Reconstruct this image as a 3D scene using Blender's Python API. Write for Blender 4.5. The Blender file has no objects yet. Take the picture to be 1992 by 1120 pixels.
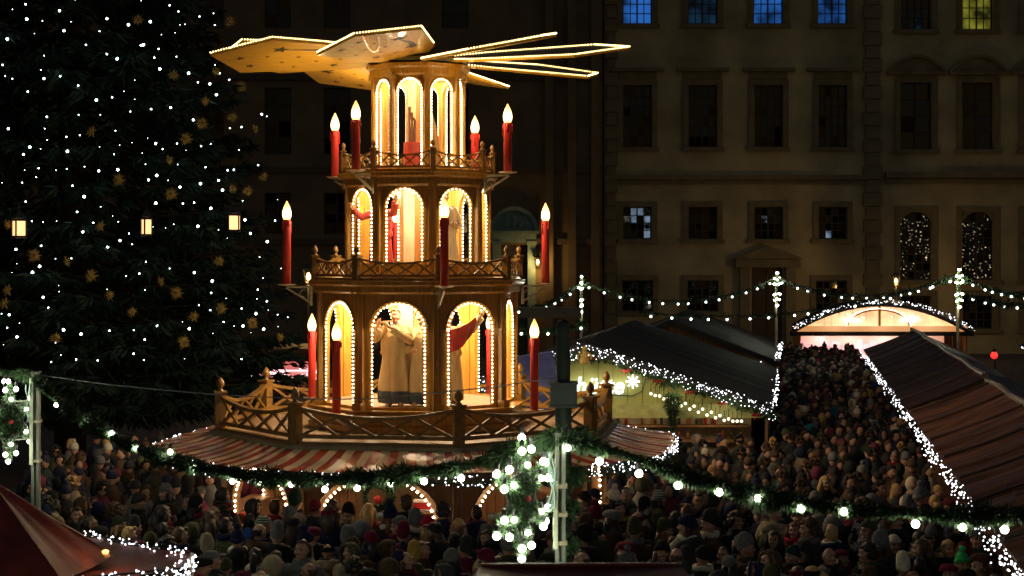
import bpy, bmesh, math, random
import numpy as np
from mathutils import Matrix, Vector

# ------------------------------------------------------------------ camera, sky, exposure
scene = bpy.context.scene
COL = scene.collection
F, HOR, CAMH = 3300.0, 490.0, 5.7          # focal length in photograph pixels, horizon row, camera height
cam_data = bpy.data.cameras.new('camera')
cam = bpy.data.objects.new('camera', cam_data)
COL.objects.link(cam)
cam.location = (0, 0, CAMH)
cam.rotation_euler = (math.radians(90), 0, 0)
cam_data.sensor_width = 36.0
cam_data.lens = F / 1992 * 36.0
cam_data.shift_y = -(560 - HOR) / 1992
cam_data.clip_start, cam_data.clip_end = 0.2, 2000
cam_data.dof.use_dof = True
cam_data.dof.focus_distance = 30.0
cam_data.dof.aperture_fstop = 2.8
scene.camera = cam

world = bpy.data.worlds.new('World')
scene.world = world
world.use_nodes = True
wn = world.node_tree
sky = wn.nodes.new('ShaderNodeTexSky')
sky.sky_type = 'NISHITA'
sky.sun_disc = False
sky.sun_elevation = math.radians(-1.5)
sky.sun_rotation = math.radians(105)
wn.links.new(sky.outputs[0], wn.nodes['Background'].inputs[0])
wn.nodes['Background'].inputs[1].default_value = 0.15

scene.view_settings.view_transform = 'Standard'
scene.view_settings.look = 'None'
scene.view_settings.gamma = 1
scene.view_settings.use_curve_mapping = False
scene.view_settings.exposure = 0.5
cy = scene.cycles
cy.use_denoising = True
cy.max_bounces = 5
cy.diffuse_bounces = 3
cy.glossy_bounces = 3
cy.sample_clamp_indirect = 2.0
cy.sample_clamp_direct = 12.0
cy.use_light_tree = True

rnd = random.Random(11)
PI = math.pi
R = math.radians


def at(px, py, Y):
    """the place at depth Y that the photograph shows at pixel (px, py)"""
    return Vector(((px - 996) / F * Y, Y, CAMH - (py - HOR) / F * Y))


# ------------------------------------------------------------------ materials
MATS = {}


def mat(name, col, rough=0.6, metal=0.0, var=0.25, scale=6.0, stretch=(1, 1, 1), bump=0.0, coat=0.0, objcol=False, bscale=None, spec=0.5):
    if name in MATS:
        return MATS[name]
    m = bpy.data.materials.new(name)
    m.use_nodes = True
    nt = m.node_tree
    b = nt.nodes['Principled BSDF']
    b.inputs['Roughness'].default_value = rough
    b.inputs['Metallic'].default_value = metal
    b.inputs['Coat Weight'].default_value = coat
    b.inputs['Specular IOR Level'].default_value = spec
    tc = nt.nodes.new('ShaderNodeTexCoord')
    mp = nt.nodes.new('ShaderNodeMapping')
    mp.inputs['Scale'].default_value = stretch
    nt.links.new(tc.outputs['Object'], mp.inputs[0])
    nz = nt.nodes.new('ShaderNodeTexNoise')
    nz.inputs['Scale'].default_value = scale
    nz.inputs['Detail'].default_value = 6
    nt.links.new(mp.outputs[0], nz.inputs['Vector'])
    rp = nt.nodes.new('ShaderNodeMapRange')
    rp.inputs[1].default_value, rp.inputs[2].default_value = 0.3, 0.7
    rp.inputs[3].default_value, rp.inputs[4].default_value = 1 - var, 1 + var
    nt.links.new(nz.outputs['Fac'], rp.inputs[0])
    mx = nt.nodes.new('ShaderNodeMix')
    mx.data_type = 'RGBA'
    mx.blend_type = 'MULTIPLY'
    mx.inputs[0].default_value = 1
    if objcol:
        oi = nt.nodes.new('ShaderNodeObjectInfo')
        nt.links.new(oi.outputs['Color'], mx.inputs[6])
    else:
        mx.inputs[6].default_value = (*col, 1)
    nt.links.new(rp.outputs[0], mx.inputs[7])
    nt.links.new(mx.outputs[2], b.inputs['Base Color'])
    if bump:
        bp = nt.nodes.new('ShaderNodeBump')
        bp.inputs['Strength'].default_value = bump
        bp.inputs['Distance'].default_value = 0.02
        n2 = nz
        if bscale:
            n2 = nt.nodes.new('ShaderNodeTexNoise')
            n2.inputs['Scale'].default_value = bscale
            n2.inputs['Detail'].default_value = 4
            nt.links.new(mp.outputs[0], n2.inputs['Vector'])
        nt.links.new(n2.outputs['Fac'], bp.inputs['Height'])
        nt.links.new(bp.outputs[0], b.inputs['Normal'])
    MATS[name] = m
    return m


def glow(name, col, strength, sample='NONE', base=(0.8, 0.8, 0.8)):
    if name in MATS:
        return MATS[name]
    m = bpy.data.materials.new(name)
    m.use_nodes = True
    b = m.node_tree.nodes['Principled BSDF']
    b.inputs['Base Color'].default_value = (*base, 1)
    b.inputs['Emission Color'].default_value = (*col, 1)
    b.inputs['Emission Strength'].default_value = strength
    m.cycles.emission_sampling = sample
    MATS[name] = m
    return m


WOOD = mat('oak_wood', (0.345, 0.165, 0.019), 0.38, var=0.35, scale=3.0, stretch=(9, 9, 0.7), bump=0.12, coat=0.25)
WOODH = mat('oak_wood_rail', (0.22, 0.108, 0.018), 0.42, var=0.35, scale=5.0, stretch=(2, 2, 6), bump=0.1, coat=0.2)
DECK = mat('deck_boards', (0.30, 0.20, 0.11), 0.6, var=0.3, scale=3, stretch=(8, 1, 1), bump=0.1)
CREAM = mat('cream_board', (0.78, 0.62, 0.36), 0.55, var=0.15, scale=4, stretch=(6, 6, .6))
ORANGE = mat('amber_board', (0.42, 0.17, 0.04), 0.5, var=0.2, scale=4, stretch=(6, 6, .6))
CANDLE = mat('red_candle', (0.58, 0.032, 0.020), 0.45, var=0.12, scale=5)
METAL = mat('bracket_iron', (0.42, 0.36, 0.25), 0.45, 0.6, var=0.2)
ALU = mat('pole_aluminium', (0.20, 0.215, 0.18), 0.5, 0.5, var=0.25, scale=8, stretch=(1, 1, .3))
GOLD = mat('blade_veneer', (0.66, 0.36, 0.035), 0.5, var=0.15, scale=3, stretch=(1, 6, 1), coat=0.2)
DARKW = mat('blade_star', (0.035, 0.016, 0.006), 0.7)
BLADESHADE = mat('blade_top_shaded', (0.10, 0.07, 0.04), 0.7)  # darker colour paints in the missing light on the upper face
GREENP = mat('green_post', (0.012, 0.021, 0.016), 0.55, var=0.3)
FIR = mat('fir_needles', (0.034, 0.070, 0.026), 0.7, var=0.55, scale=7, spec=0.3)
FIRD = mat('tree_needles', (0.011, 0.027, 0.015), 0.7, var=0.6, scale=2, spec=0.3)
BARK = mat('bark', (0.06, 0.04, 0.025), 0.9)
STRAW = mat('straw_gold', (0.46, 0.31, 0.07), 0.55, var=0.3, scale=20)
ROOFR = mat('brown_roof_sheet', (0.17, 0.068, 0.033), 0.30, var=0.75, scale=1.6, stretch=(.35, 5, .35), bump=0.3, bscale=6)
ROOFD = mat('dark_roof_felt', (0.016, 0.011, 0.008), 0.7, var=0.4, scale=2, bump=0.2)
TARP = mat('red_tarpaulin', (0.20, 0.022, 0.009), 0.6, var=0.5, scale=2.5, bump=0.35, bscale=5)
STALLW = mat('stall_boards', (0.22, 0.11, 0.045), 0.6, var=0.3, scale=3, stretch=(8, 8, .6))
ROOFM = mat('dark_brown_roof', (0.060, 0.026, 0.014), 0.38, var=0.7, scale=1.6, stretch=(.35, 5, .35), bump=0.3, bscale=6)
OLIVE = mat('olive_panel', (0.40, 0.40, 0.11), 0.6, var=0.12, scale=3)
FACADE = mat('facade_render', (0.42, 0.375, 0.225), 0.9, var=0.38, scale=0.35, bump=0.1, bscale=6)
TRIM = mat('facade_trim', (0.22, 0.19, 0.11), 0.9, var=0.2, scale=1.5)
OLDWALL = mat('old_wall', (0.17, 0.125, 0.07), 0.9, var=0.25, scale=0.6, bump=0.1, bscale=5)
TEAL = mat('cool_tinted_stone', (0.20, 0.30, 0.27), 0.85, var=0.2, scale=3)  # stone tinted teal, painting cool light into its colour
FRAME = mat('window_frame', (0.05, 0.045, 0.035), 0.6)
PANE = mat('dark_glass', (0.008, 0.009, 0.010), 0.06, var=0.1)
PAVE = mat('paving', (0.10, 0.09, 0.08), 0.8, var=0.35, scale=3, bump=0.3)
CREAMC = mat('awning_cream', (0.62, 0.48, 0.30), 0.24, var=0.12, scale=3, bump=0.3, bscale=4)
REDC = mat('awning_red', (0.36, 0.045, 0.022), 0.24, var=0.15, scale=3, bump=0.3, bscale=4)
BLACK = mat('black_paint', (0.012, 0.012, 0.012), 0.5)
WIRE = mat('wire', (0.25, 0.25, 0.24), 0.5, var=0.1)
SLATE = mat('chalkboard_slate', (0.02, 0.026, 0.024), 0.7)
CHALK = mat('chalk', (0.6, 0.6, 0.58), 0.9)
REDP = mat('red_paint', (0.5, 0.02, 0.02), 0.45)
WHITEP = mat('white_paint', (0.75, 0.72, 0.66), 0.6, var=0.08)
BOTTLE = mat('bottle_glass', (0.03, 0.05, 0.02), 0.15)
BROWNCLOTH = mat('brown_cloth', (0.22, 0.14, 0.09), 0.9, var=0.3, scale=8)
SKIN = mat('skin', (0.5, 0.3, 0.2), 0.55, objcol=True, var=0.08, scale=20)
CLOTH = mat('coat_cloth', (0.5, 0.5, 0.5), 0.85, objcol=True, var=0.22, scale=9, bump=0.35, bscale=18, spec=0.25)
KNIT = mat('knit_wool', (0.5, 0.5, 0.5), 0.95, objcol=True, var=0.2, scale=30, bump=0.5, bscale=70, spec=0.15)
HAIR = mat('hair', (0.5, 0.5, 0.5), 0.5, objcol=True, var=0.35, scale=14, stretch=(3, 3, .6), bump=0.4, bscale=30)
EYE = mat('eye_dark', (0.015, 0.011, 0.009), 0.3)
LIP = mat('lips', (0.33, 0.10, 0.08), 0.5)
ROBE = mat('carved_robe', (0.60, 0.43, 0.19), 0.5, var=0.15, scale=5, stretch=(4, 4, .5))
CARVED = mat('carved_limewood', (0.60, 0.36, 0.17), 0.5, var=0.12, scale=8)
CARVEDRED = mat('carved_red', (0.45, 0.05, 0.03), 0.5)
CARVEDBLUE = mat('carved_blue', (0.06, 0.075, 0.10), 0.55)
CARVEDBRN = mat('carved_brown', (0.20, 0.09, 0.04), 0.5)

LEDW = glow('led_cool_white', (0.92, 0.94, 1.0), 4.0, 'AUTO')
LEDWARM = glow('led_warm', (1.0, 0.78, 0.46), 18.0, 'AUTO')
LEDROPE = glow('led_rope', (1.0, 0.66, 0.22), 6.0, 'AUTO')
GLOBE = glow('globe_bulb', (0.95, 1.0, 0.74), 62.0, 'AUTO')
TREEB = glow('tree_bulb', (0.74, 0.97, 1.0), 11.0, 'AUTO')
LANTERN = glow('lantern_glass', (1.0, 0.62, 0.22), 4.0, 'AUTO')
SIGNL = glow('sign_letter', (0.9, 0.97, 1.0), 1.7, 'AUTO')
BLUEW = glow('blue_lit_pane', (0.02, 0.12, 0.45), 0.34, base=(.02, .02, .03))
BLUED = glow('dim_blue_pane', (0.02, 0.10, 0.22), 0.09, base=(.02, .02, .03))
GREENW = glow('green_lit_pane', (0.30, 0.30, 0.03), 0.28, base=(.02, .02, .02))
GREYW = glow('grey_lit_pane', (0.25, 0.35, 0.5), 0.22, base=(.02, .02, .02))
PINKL = glow('pink_goods_glow', (1.0, 0.40, 0.45), 0.8, 'AUTO')  # goods glow by themselves; the stall's light is put into the material
PEACH = glow('glowing_gable_panel', (1.0, 0.56, 0.25), 0.85, 'AUTO')  # panel glows itself, standing in for light falling on the gable
PEACHD = glow('glowing_beam', (0.85, 0.33, 0.08), 0.5)  # the beam's lit look is put in as its own glow
REDL = glow('red_glowing_cloth', (0.9, 0.12, 0.10), 0.5)  # cloth given its own glow in place of light falling on it


def noisy_glow(m, scale, lo, hi):
    nt = m.node_tree
    b = nt.nodes['Principled BSDF']
    s = b.inputs['Emission Strength'].default_value
    tc = nt.nodes.new('ShaderNodeTexCoord')
    nz = nt.nodes.new('ShaderNodeTexNoise')
    nz.inputs['Scale'].default_value = scale
    oi = nt.nodes.new('ShaderNodeObjectInfo')
    ad = nt.nodes.new('ShaderNodeVectorMath')
    ad.operation = 'ADD'
    nt.links.new(tc.outputs['Object'], ad.inputs[0])
    nt.links.new(oi.outputs['Location'], ad.inputs[1])
    nt.links.new(ad.outputs[0], nz.inputs['Vector'])
    mr = nt.nodes.new('ShaderNodeMapRange')
    mr.inputs[1].default_value, mr.inputs[2].default_value = 0.35, 0.65
    mr.inputs[3].default_value, mr.inputs[4].default_value = s * lo, s * hi
    nt.links.new(nz.outputs['Fac'], mr.inputs[0])
    nt.links.new(mr.outputs[0], b.inputs['Emission Strength'])


PANEGLINT = glow('painted_glint_pane', (1.0, 0.80, 0.45), 0.9, base=(.01, .01, .01))  # speckled emission painting reflected glints onto the arched panes
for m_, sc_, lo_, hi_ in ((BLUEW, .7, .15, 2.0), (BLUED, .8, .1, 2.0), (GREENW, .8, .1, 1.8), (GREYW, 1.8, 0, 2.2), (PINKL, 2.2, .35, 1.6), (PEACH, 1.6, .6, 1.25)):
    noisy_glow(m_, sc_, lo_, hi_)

_n2 = PANEGLINT.node_tree
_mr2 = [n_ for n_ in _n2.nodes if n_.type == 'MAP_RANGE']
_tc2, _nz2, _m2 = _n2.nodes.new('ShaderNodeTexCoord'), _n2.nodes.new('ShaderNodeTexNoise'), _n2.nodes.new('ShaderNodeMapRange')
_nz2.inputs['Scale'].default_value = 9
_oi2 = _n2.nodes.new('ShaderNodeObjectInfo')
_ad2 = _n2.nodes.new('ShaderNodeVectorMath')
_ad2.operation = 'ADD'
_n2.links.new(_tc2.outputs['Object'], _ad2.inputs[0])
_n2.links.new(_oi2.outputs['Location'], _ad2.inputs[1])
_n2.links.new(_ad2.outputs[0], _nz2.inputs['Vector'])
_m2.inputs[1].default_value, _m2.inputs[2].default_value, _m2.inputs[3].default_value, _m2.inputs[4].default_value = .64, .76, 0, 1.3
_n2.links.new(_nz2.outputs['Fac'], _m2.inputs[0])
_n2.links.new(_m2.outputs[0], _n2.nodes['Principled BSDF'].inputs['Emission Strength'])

# candle flame: white at the foot, orange at the tip
FLAME = bpy.data.materials.new('flame')
FLAME.use_nodes = True
_nt = FLAME.node_tree
_b = _nt.nodes['Principled BSDF']
_tc = _nt.nodes.new('ShaderNodeTexCoord')
_sx = _nt.nodes.new('ShaderNodeSeparateXYZ')
_nt.links.new(_tc.outputs['Generated'], _sx.inputs[0])
_cr = _nt.nodes.new('ShaderNodeValToRGB')
_cr.color_ramp.elements[0].position, _cr.color_ramp.elements[0].color = 0.0, (1.0, 0.48, 0.11, 1)
_cr.color_ramp.elements[1].position, _cr.color_ramp.elements[1].color = 1.0, (1.0, 0.42, 0.03, 1)
_e = _cr.color_ramp.elements.new(0.25)
_e.color = (1.0, 0.66, 0.29, 1)
_e = _cr.color_ramp.elements.new(0.62)
_e.color = (1.0, 0.58, 0.15, 1)
_nt.links.new(_sx.outputs['Z'], _cr.inputs[0])
_mr = _nt.nodes.new('ShaderNodeMapRange')
_mr.inputs[1].default_value, _mr.inputs[2].default_value = 0.45, 1.0
_mr.inputs[3].default_value, _mr.inputs[4].default_value = 3.4, 1.1
_nt.links.new(_sx.outputs['Z'], _mr.inputs[0])
_nt.links.new(_cr.outputs[0], _b.inputs['Emission Color'])
_nt.links.new(_mr.outputs[0], _b.inputs['Emission Strength'])
FLAME.cycles.emission_sampling = 'AUTO'


# ------------------------------------------------------------------ mesh helpers
OCTV = np.array([(1, 0, 0), (-1, 0, 0), (0, 1, 0), (0, -1, 0), (0, 0, 1), (0, 0, -1)], float)
OCTF = [(0, 2, 4), (2, 1, 4), (1, 3, 4), (3, 0, 4), (2, 0, 5), (1, 2, 5), (3, 1, 5), (0, 3, 5)]


def ico_data(sub):
    bm = bmesh.new()
    bmesh.ops.create_icosphere(bm, subdivisions=sub, radius=1)
    v = np.array([tuple(x.co) for x in bm.verts])
    f = [tuple(x.index for x in fc.verts) for fc in bm.faces]
    bm.free()
    return v, f


ICO1, ICO2, ICO3 = ico_data(1), ico_data(2), ico_data(3)


class MB:
    """collects shapes for one mesh"""

    def __init__(self):
        self.v, self.f, self.mi, self.cur = [], [], [], 0

    def add(self, vs, fs):
        o = len(self.v)
        self.v.extend(tuple(x) for x in vs)
        self.f.extend(tuple(i + o for i in f) for f in fs)
        self.mi.extend([self.cur] * len(fs))
        return self

    def box(self, c, s, rz=0.0, M=None):
        x, y, z = s[0] / 2, s[1] / 2, s[2] / 2
        vs = [Vector((a * x, b * y, d * z)) for a in (-1, 1) for b in (-1, 1) for d in (-1, 1)]
        M = M or Matrix.Rotation(rz, 3, 'Z')
        vs = [M @ v + Vector(c) for v in vs]
        return self.add(vs, [(0, 1, 3, 2), (4, 6, 7, 5), (0, 4, 5, 1), (2, 3, 7, 6), (0, 2, 6, 4), (1, 5, 7, 3)])

    def beam(self, p, q, w, h, up=(0, 0, 1)):
        p, q = Vector(p), Vector(q)
        d = (q - p)
        L = d.length
        d.normalize()
        u = Vector(up)
        if abs(d.dot(u)) > 0.99:
            u = Vector((1, 0, 0))
        s = d.cross(u).normalized()
        u = s.cross(d)
        M = Matrix((s, d, u)).transposed()
        return self.box((p + q) / 2, (w, L, h), M=M)

    def tube(self, path, r, n=8, cap=True):
        path = [Vector(p) for p in path]
        rs = r if isinstance(r, (list, tuple)) else [r] * len(path)
        vs, fs = [], []
        prev = None
        for i, p in enumerate(path):
            d = (path[min(i + 1, len(path) - 1)] - path[max(i - 1, 0)]).normalized()
            if prev is None:
                a = Vector((0, 0, 1)) if abs(d.z) < 0.9 else Vector((1, 0, 0))
                u = d.cross(a).normalized()
            else:
                u = (prev - d * prev.dot(d)).normalized()
            prev = u
            w = d.cross(u)
            for k in range(n):
                t = 2 * PI * k / n
                vs.append(p + (u * math.cos(t) + w * math.sin(t)) * rs[i])
        for i in range(len(path) - 1):
            for k in range(n):
                a, b = i * n + k, i * n + (k + 1) % n
                fs.append((a, b, b + n, a + n))
        if cap:
            fs.append(tuple(range(n))[::-1])
            fs.append(tuple(range((len(path) - 1) * n, len(path) * n)))
        return self.add(vs, fs)

    def lathe(self, prof, n=16, c=(0, 0, 0), a0=0.0, cap=True):
        """prof: (radius, z) pairs from bottom to top"""
        c = Vector(c)
        vs, fs = [], []
        for r, z in prof:
            for k in range(n):
                t = a0 + 2 * PI * k / n
                vs.append(c + Vector((r * math.sin(t), -r * math.cos(t), z)))
        for i in range(len(prof) - 1):
            for k in range(n):
                a, b = i * n + k, i * n + (k + 1) % n
                fs.append((a, b, b + n, a + n))
        if cap:
            if prof[0][0] > 1e-4:
                fs.append(tuple(range(n))[::-1])
            if prof[-1][0] > 1e-4:
                fs.append(tuple(range((len(prof) - 1) * n, len(prof) * n)))
        return self.add(vs, fs)

    def ball(self, c, r, data=None):
        v, f = data or ICO1
        r = np.array(r if hasattr(r, '__len__') else (r, r, r))
        return self.add(v * r + np.array(tuple(c)), f)

    def quad(self, a, b, c, d):
        return self.add([a, b, c, d], [(0, 1, 2, 3)])

    def mesh(self, name, mats, smooth=False):
        me = bpy.data.meshes.new(name)
        me.from_pydata(self.v, [], self.f)
        for m in (mats if isinstance(mats, (list, tuple)) else [mats]):
            me.materials.append(m)
        if any(self.mi):
            me.polygons.foreach_set('material_index', self.mi)
        if smooth:
            me.polygons.foreach_set('use_smooth', [True] * len(me.polygons))
        me.update()
        return me

    def obj(self, name, mats, parent=None, smooth=False, loc=None, rz=None):
        return link(name, self.mesh(name, mats, smooth), parent, loc, rz)


def link(name, data, parent=None, loc=None, rz=None):
    o = bpy.data.objects.new(name, data)
    COL.objects.link(o)
    if parent is not None:
        o.parent = parent
    if loc is not None:
        o.location = loc
    if rz is not None:
        o.rotation_euler = (0, 0, rz)
    return o


LABELS = set()


def tag(o, label, cat, group=None, kind=None):
    if label:
        o['label'] = label
        if label in LABELS and not group:
            print('DUP LABEL', label)
        LABELS.add(label)
    if cat:
        o['category'] = cat
    if group:
        o['group'] = group
    if kind:
        o['kind'] = kind
    return o


def thing(name, label, cat, loc=(0, 0, 0), rz=0.0, group=None):
    o = link(name, None, None, loc, rz)
    return tag(o, label, cat, group)


def stuff(o):
    o['kind'] = 'stuff'
    return o


def leds(name, pts, r, material, parent, jit=0.25, data=(OCTV, OCTF)):
    """many tiny lamps as one mesh"""
    v, f = data
    f = np.array(f)
    pts = np.array([tuple(p) for p in pts])
    n = len(pts)
    rr = np.array([r * (1 + jit * (rnd.random() * 2 - 1)) for _ in range(n)])
    V = (pts[:, None, :] + v[None] * rr[:, None, None]).reshape(-1, 3)
    Fa = (f[None] + (np.arange(n) * len(v))[:, None, None]).reshape(-1, f.shape[1])
    me = bpy.data.meshes.new(name)
    me.from_pydata(V.tolist(), [], Fa.tolist())
    me.materials.append(material)
    o = link(name, me, parent)
    return stuff(o)


def needles(path, rad, n, ln, w, material, name, parent, droop=0.3, seed=1):
    """fir sprigs all round a path, as one mesh"""
    rg = np.random.default_rng(seed)
    P = np.array([tuple(p) for p in path])
    seg = np.linalg.norm(np.diff(P, axis=0), axis=1)
    cum = np.concatenate([[0], np.cumsum(seg)])
    t = rg.random(n) * cum[-1]
    i = np.clip(np.searchsorted(cum, t) - 1, 0, len(seg) - 1)
    fr = ((t - cum[i]) / seg[i])[:, None]
    base = P[i] * (1 - fr) + P[i + 1] * fr
    d = (P[i + 1] - P[i]) / seg[i][:, None]
    ra = rg.normal(size=(n, 3))
    ra -= (ra * d).sum(1)[:, None] * d
    ra /= np.linalg.norm(ra, axis=1)[:, None] + 1e-9
    lump = 0.65 + 0.5 * np.sin(t * 5.1 + 1.3) * np.sin(t * 2.3) + 0.35 * rg.random(n)
    a = base + ra * (rad * 0.35 * rg.random(n) * lump)[:, None]
    dirn = ra * 0.8 + d * (rg.random(n)[:, None] * 1.4 - 0.5) + np.array([0, 0, -droop]) + rg.normal(size=(n, 3)) * 0.25
    dirn /= np.linalg.norm(dirn, axis=1)[:, None]
    b = a + dirn * (ln * (0.6 + 0.7 * rg.random(n)) * np.clip(lump, .5, 1.4))[:, None]
    side = np.cross(dirn, rg.normal(size=(n, 3)))
    side /= np.linalg.norm(side, axis=1)[:, None] + 1e-9
    side *= w
    mid = a * 0.5 + b * 0.5
    V = np.stack([a, mid + side, b, mid - side], 1).reshape(-1, 3)
    Fa = np.arange(4 * n).reshape(-1, 4)
    me = bpy.data.meshes.new(name)
    me.from_pydata(V.tolist(), [], Fa.tolist())
    me.materials.append(material)
    return stuff(link(name, me, parent))


def sag(p, q, drop, n=24):
    p, q = Vector(p), Vector(q)
    out = []
    for i in range(n + 1):
        t = i / n
        v = p.lerp(q, t)
        v.z -= drop * 4 * t * (1 - t)
        out.append(v)
    return out


def lamp(name, loc, energy, col, radius=0.08, parent=None):
    l = bpy.data.lights.new(name, 'POINT')
    l.energy, l.color, l.shadow_soft_size = energy, col, radius
    o = bpy.data.objects.new(name, l)
    COL.objects.link(o)
    o.location = loc
    if parent:
        o.parent = parent
    return o


def remesh(mb, voxel, name, mats, smooth_iter=2):
    """one continuous surface out of overlapping shapes"""
    me = mb.mesh('tmp_shape', mats[0])
    o = bpy.data.objects.new('tmp_shape', me)
    COL.objects.link(o)
    m = o.modifiers.new('r', 'REMESH')
    m.mode, m.voxel_size, m.use_smooth_shade = 'VOXEL', voxel, True
    if smooth_iter:
        s = o.modifiers.new('s', 'SMOOTH')
        s.iterations, s.factor = smooth_iter, 0.5
    dg = bpy.context.evaluated_depsgraph_get()
    out = bpy.data.meshes.new_from_object(o.evaluated_get(dg))
    bpy.data.objects.remove(o)
    bpy.data.meshes.remove(me)
    out.name = name
    out.materials.clear()
    for x in mats:
        out.materials.append(x)
    return out


# ------------------------------------------------------------------ ground
g = MB()
g.quad((-300, -40, 0), (300, -40, 0), (300, 600, 0), (-300, 600, 0))
tag(g.obj('market_square_ground', PAVE), None, None, kind='structure')

# ------------------------------------------------------------------ buildings
WINMESH = {}
WR = random.Random(3)


def window_grid_meshes(w, h, nx, nz):
    key = (round(w, 2), round(h, 2), nx, nz)
    if key in WINMESH:
        return WINMESH[key]
    fr = MB()
    t, d = 0.07, 0.10
    fr.box((-w / 2 + t / 2, 0, h / 2), (t, d, h)).box((w / 2 - t / 2, 0, h / 2), (t, d, h))
    fr.box((0, 0, t / 2), (w - 2 * t, d, t)).box((0, 0, h - t / 2), (w - 2 * t, d, t))
    pw, ph = (w - 2 * t) / nx, (h - 2 * t) / nz
    for i in range(1, nx):
        b = 0.09 if (nx % 2 == 0 and i == nx // 2) else 0.05
        fr.box((-w / 2 + t + i * pw, -0.004, h / 2), (b, d * .8, h - 2 * t))
    for k in range(1, nz):
        fr.box((0, -0.010, t + k * ph), (w - 2 * t, d * .6, 0.05))
    me = fr.mesh('window', FRAME)
    pane = MB()
    pane.box((0, 0.02, 0), (pw - 0.02, 0.012, ph - 0.02))
    cent = [(-w / 2 + t + (i + .5) * pw, t + (k + .5) * ph) for i in range(nx) for k in range(nz)]
    WINMESH[key] = (me, pane, cent, {})
    return WINMESH[key]


def add_window(parent, x, y, z, w, h, nx, nz, glass, pick=None):
    me, pane, cent, cache = window_grid_meshes(w, h, nx, nz)
    wo = link('window', me, parent, (x, y, z))
    for i, (cx, cz) in enumerate(cent):
        gm = glass if pick is None else pick(i, cx, cz)
        if gm.name not in cache:
            cache[gm.name] = pane.mesh('pane', gm)
        po = link('pane', cache[gm.name], wo, (cx, 0, cz))
        if gm is PANE:
            po.rotation_euler = (WR.gauss(0, .02), 0, WR.gauss(0, .03))
    return wo


def wall_with_holes(x0, x1, z0, z1, holes, t=0.5):
    """a wall in the local xz plane (front at y = 0) with rectangular openings and their reveals"""
    xs = sorted({x0, x1, *[h[0] for h in holes], *[h[1] for h in holes]})
    zs = sorted({z0, z1, *[h[2] for h in holes], *[h[3] for h in holes]})
    b = MB()
    for i in range(len(xs) - 1):
        for k in range(len(zs) - 1):
            cx, cz = (xs[i] + xs[i + 1]) / 2, (zs[k] + zs[k + 1]) / 2
            if any(h[0] < cx < h[1] and h[2] < cz < h[3] for h in holes):
                continue
            b.quad((xs[i], 0, zs[k]), (xs[i + 1], 0, zs[k]), (xs[i + 1], 0, zs[k + 1]), (xs[i], 0, zs[k + 1]))
    for (a, c, e, f) in holes:
        b.quad((a, 0, e), (a, t, e), (a, t, f), (a, 0, f))
        b.quad((c, 0, e), (c, 0, f), (c, t, f), (c, t, e))
        b.quad((a, 0, e), (c, 0, e), (c, t, e), (a, t, e))
        b.quad((a, 0, f), (a, t, f), (c, t, f), (c, 0, f))
        b.quad((a, t, e), (c, t, e), (c, t, f), (a, t, f))
    b.quad((x0, 0, z0), (x0, 0, z1), (x0, 14, z1), (x0, 14, z0))
    b.quad((x1, 0, z0), (x1, 14, z0), (x1, 14, z1), (x1, 0, z1))
    b.quad((x0, 0, z1), (x1, 0, z1), (x1, 14, z1), (x0, 14, z1))
    return b


BY = 95.0
SB = F / BY


def bx(px):
    return (px - 996) / SB


def bz(py):
    return CAMH + (HOR - py) / SB


hall = thing('town_hall', 'large ochre rendered town hall with rows of sash windows behind the market', 'building', (0, BY, 0))
cols_l = [1240, 1367, 1495, 1620]
cols_r = [1782, 1902, 2022]
holes, wins = [], []


def hole(px, hw, ytop, ybot, nx, nz, glass, pick=None, arch=False):
    a, c, e, f = bx(px - hw), bx(px + hw), bz(ybot), bz(ytop)
    holes.append((a, c, e, f))
    wins.append((px, hw, a, c, e, f, nx, nz, glass, pick, arch))


def pick_rand(lit, share, seed):
    rg = random.Random(seed)
    return lambda i, cx, cz: lit if rg.random() < share else PANE


top_glass = [BLUEW, BLUED, BLUEW, BLUEW]
for i, px in enumerate(cols_l):
    hole(px, 29, -70, 46, 4, 6, top_glass[i], pick_rand(top_glass[i], 1.1, i))
    hole(px, 28, 165, 286, 4, 6, PANE)
    hole(px, 28, 402, 465, 4, 4, PANE, pick_rand(GREYW, .55, 5) if i == 0 else (pick_rand(GREYW, .06, 3 + i)))
for px in (1240, 1367, 1617):
    hole(px, 30, 545, 606, 4, 4, PANE)
for i, px in enumerate(cols_r):
    g_ = [BLUED, GREENW, GREENW][i]
    hole(px, 30, -70, 57, 4, 6, g_, pick_rand(g_, [.12, 1.1, 1.1][i], 20 + i))
    hole(px, 31, 160, 290, 2, 4, PANE)
    hole(px, 31, 412, 545, 4, 8, PANE, pick_rand(PANEGLINT, .75, 30 + i), arch=True)
    hole(px, 30, 575, 640, 4, 4, PANE)
door_h = (bx(1462), bx(1522), 0.0, bz(520))
holes.append(door_h)
wall_with_holes(bx(1175), bx(2250), 0, bz(-190), holes).obj('wall', FACADE, hall)
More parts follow.
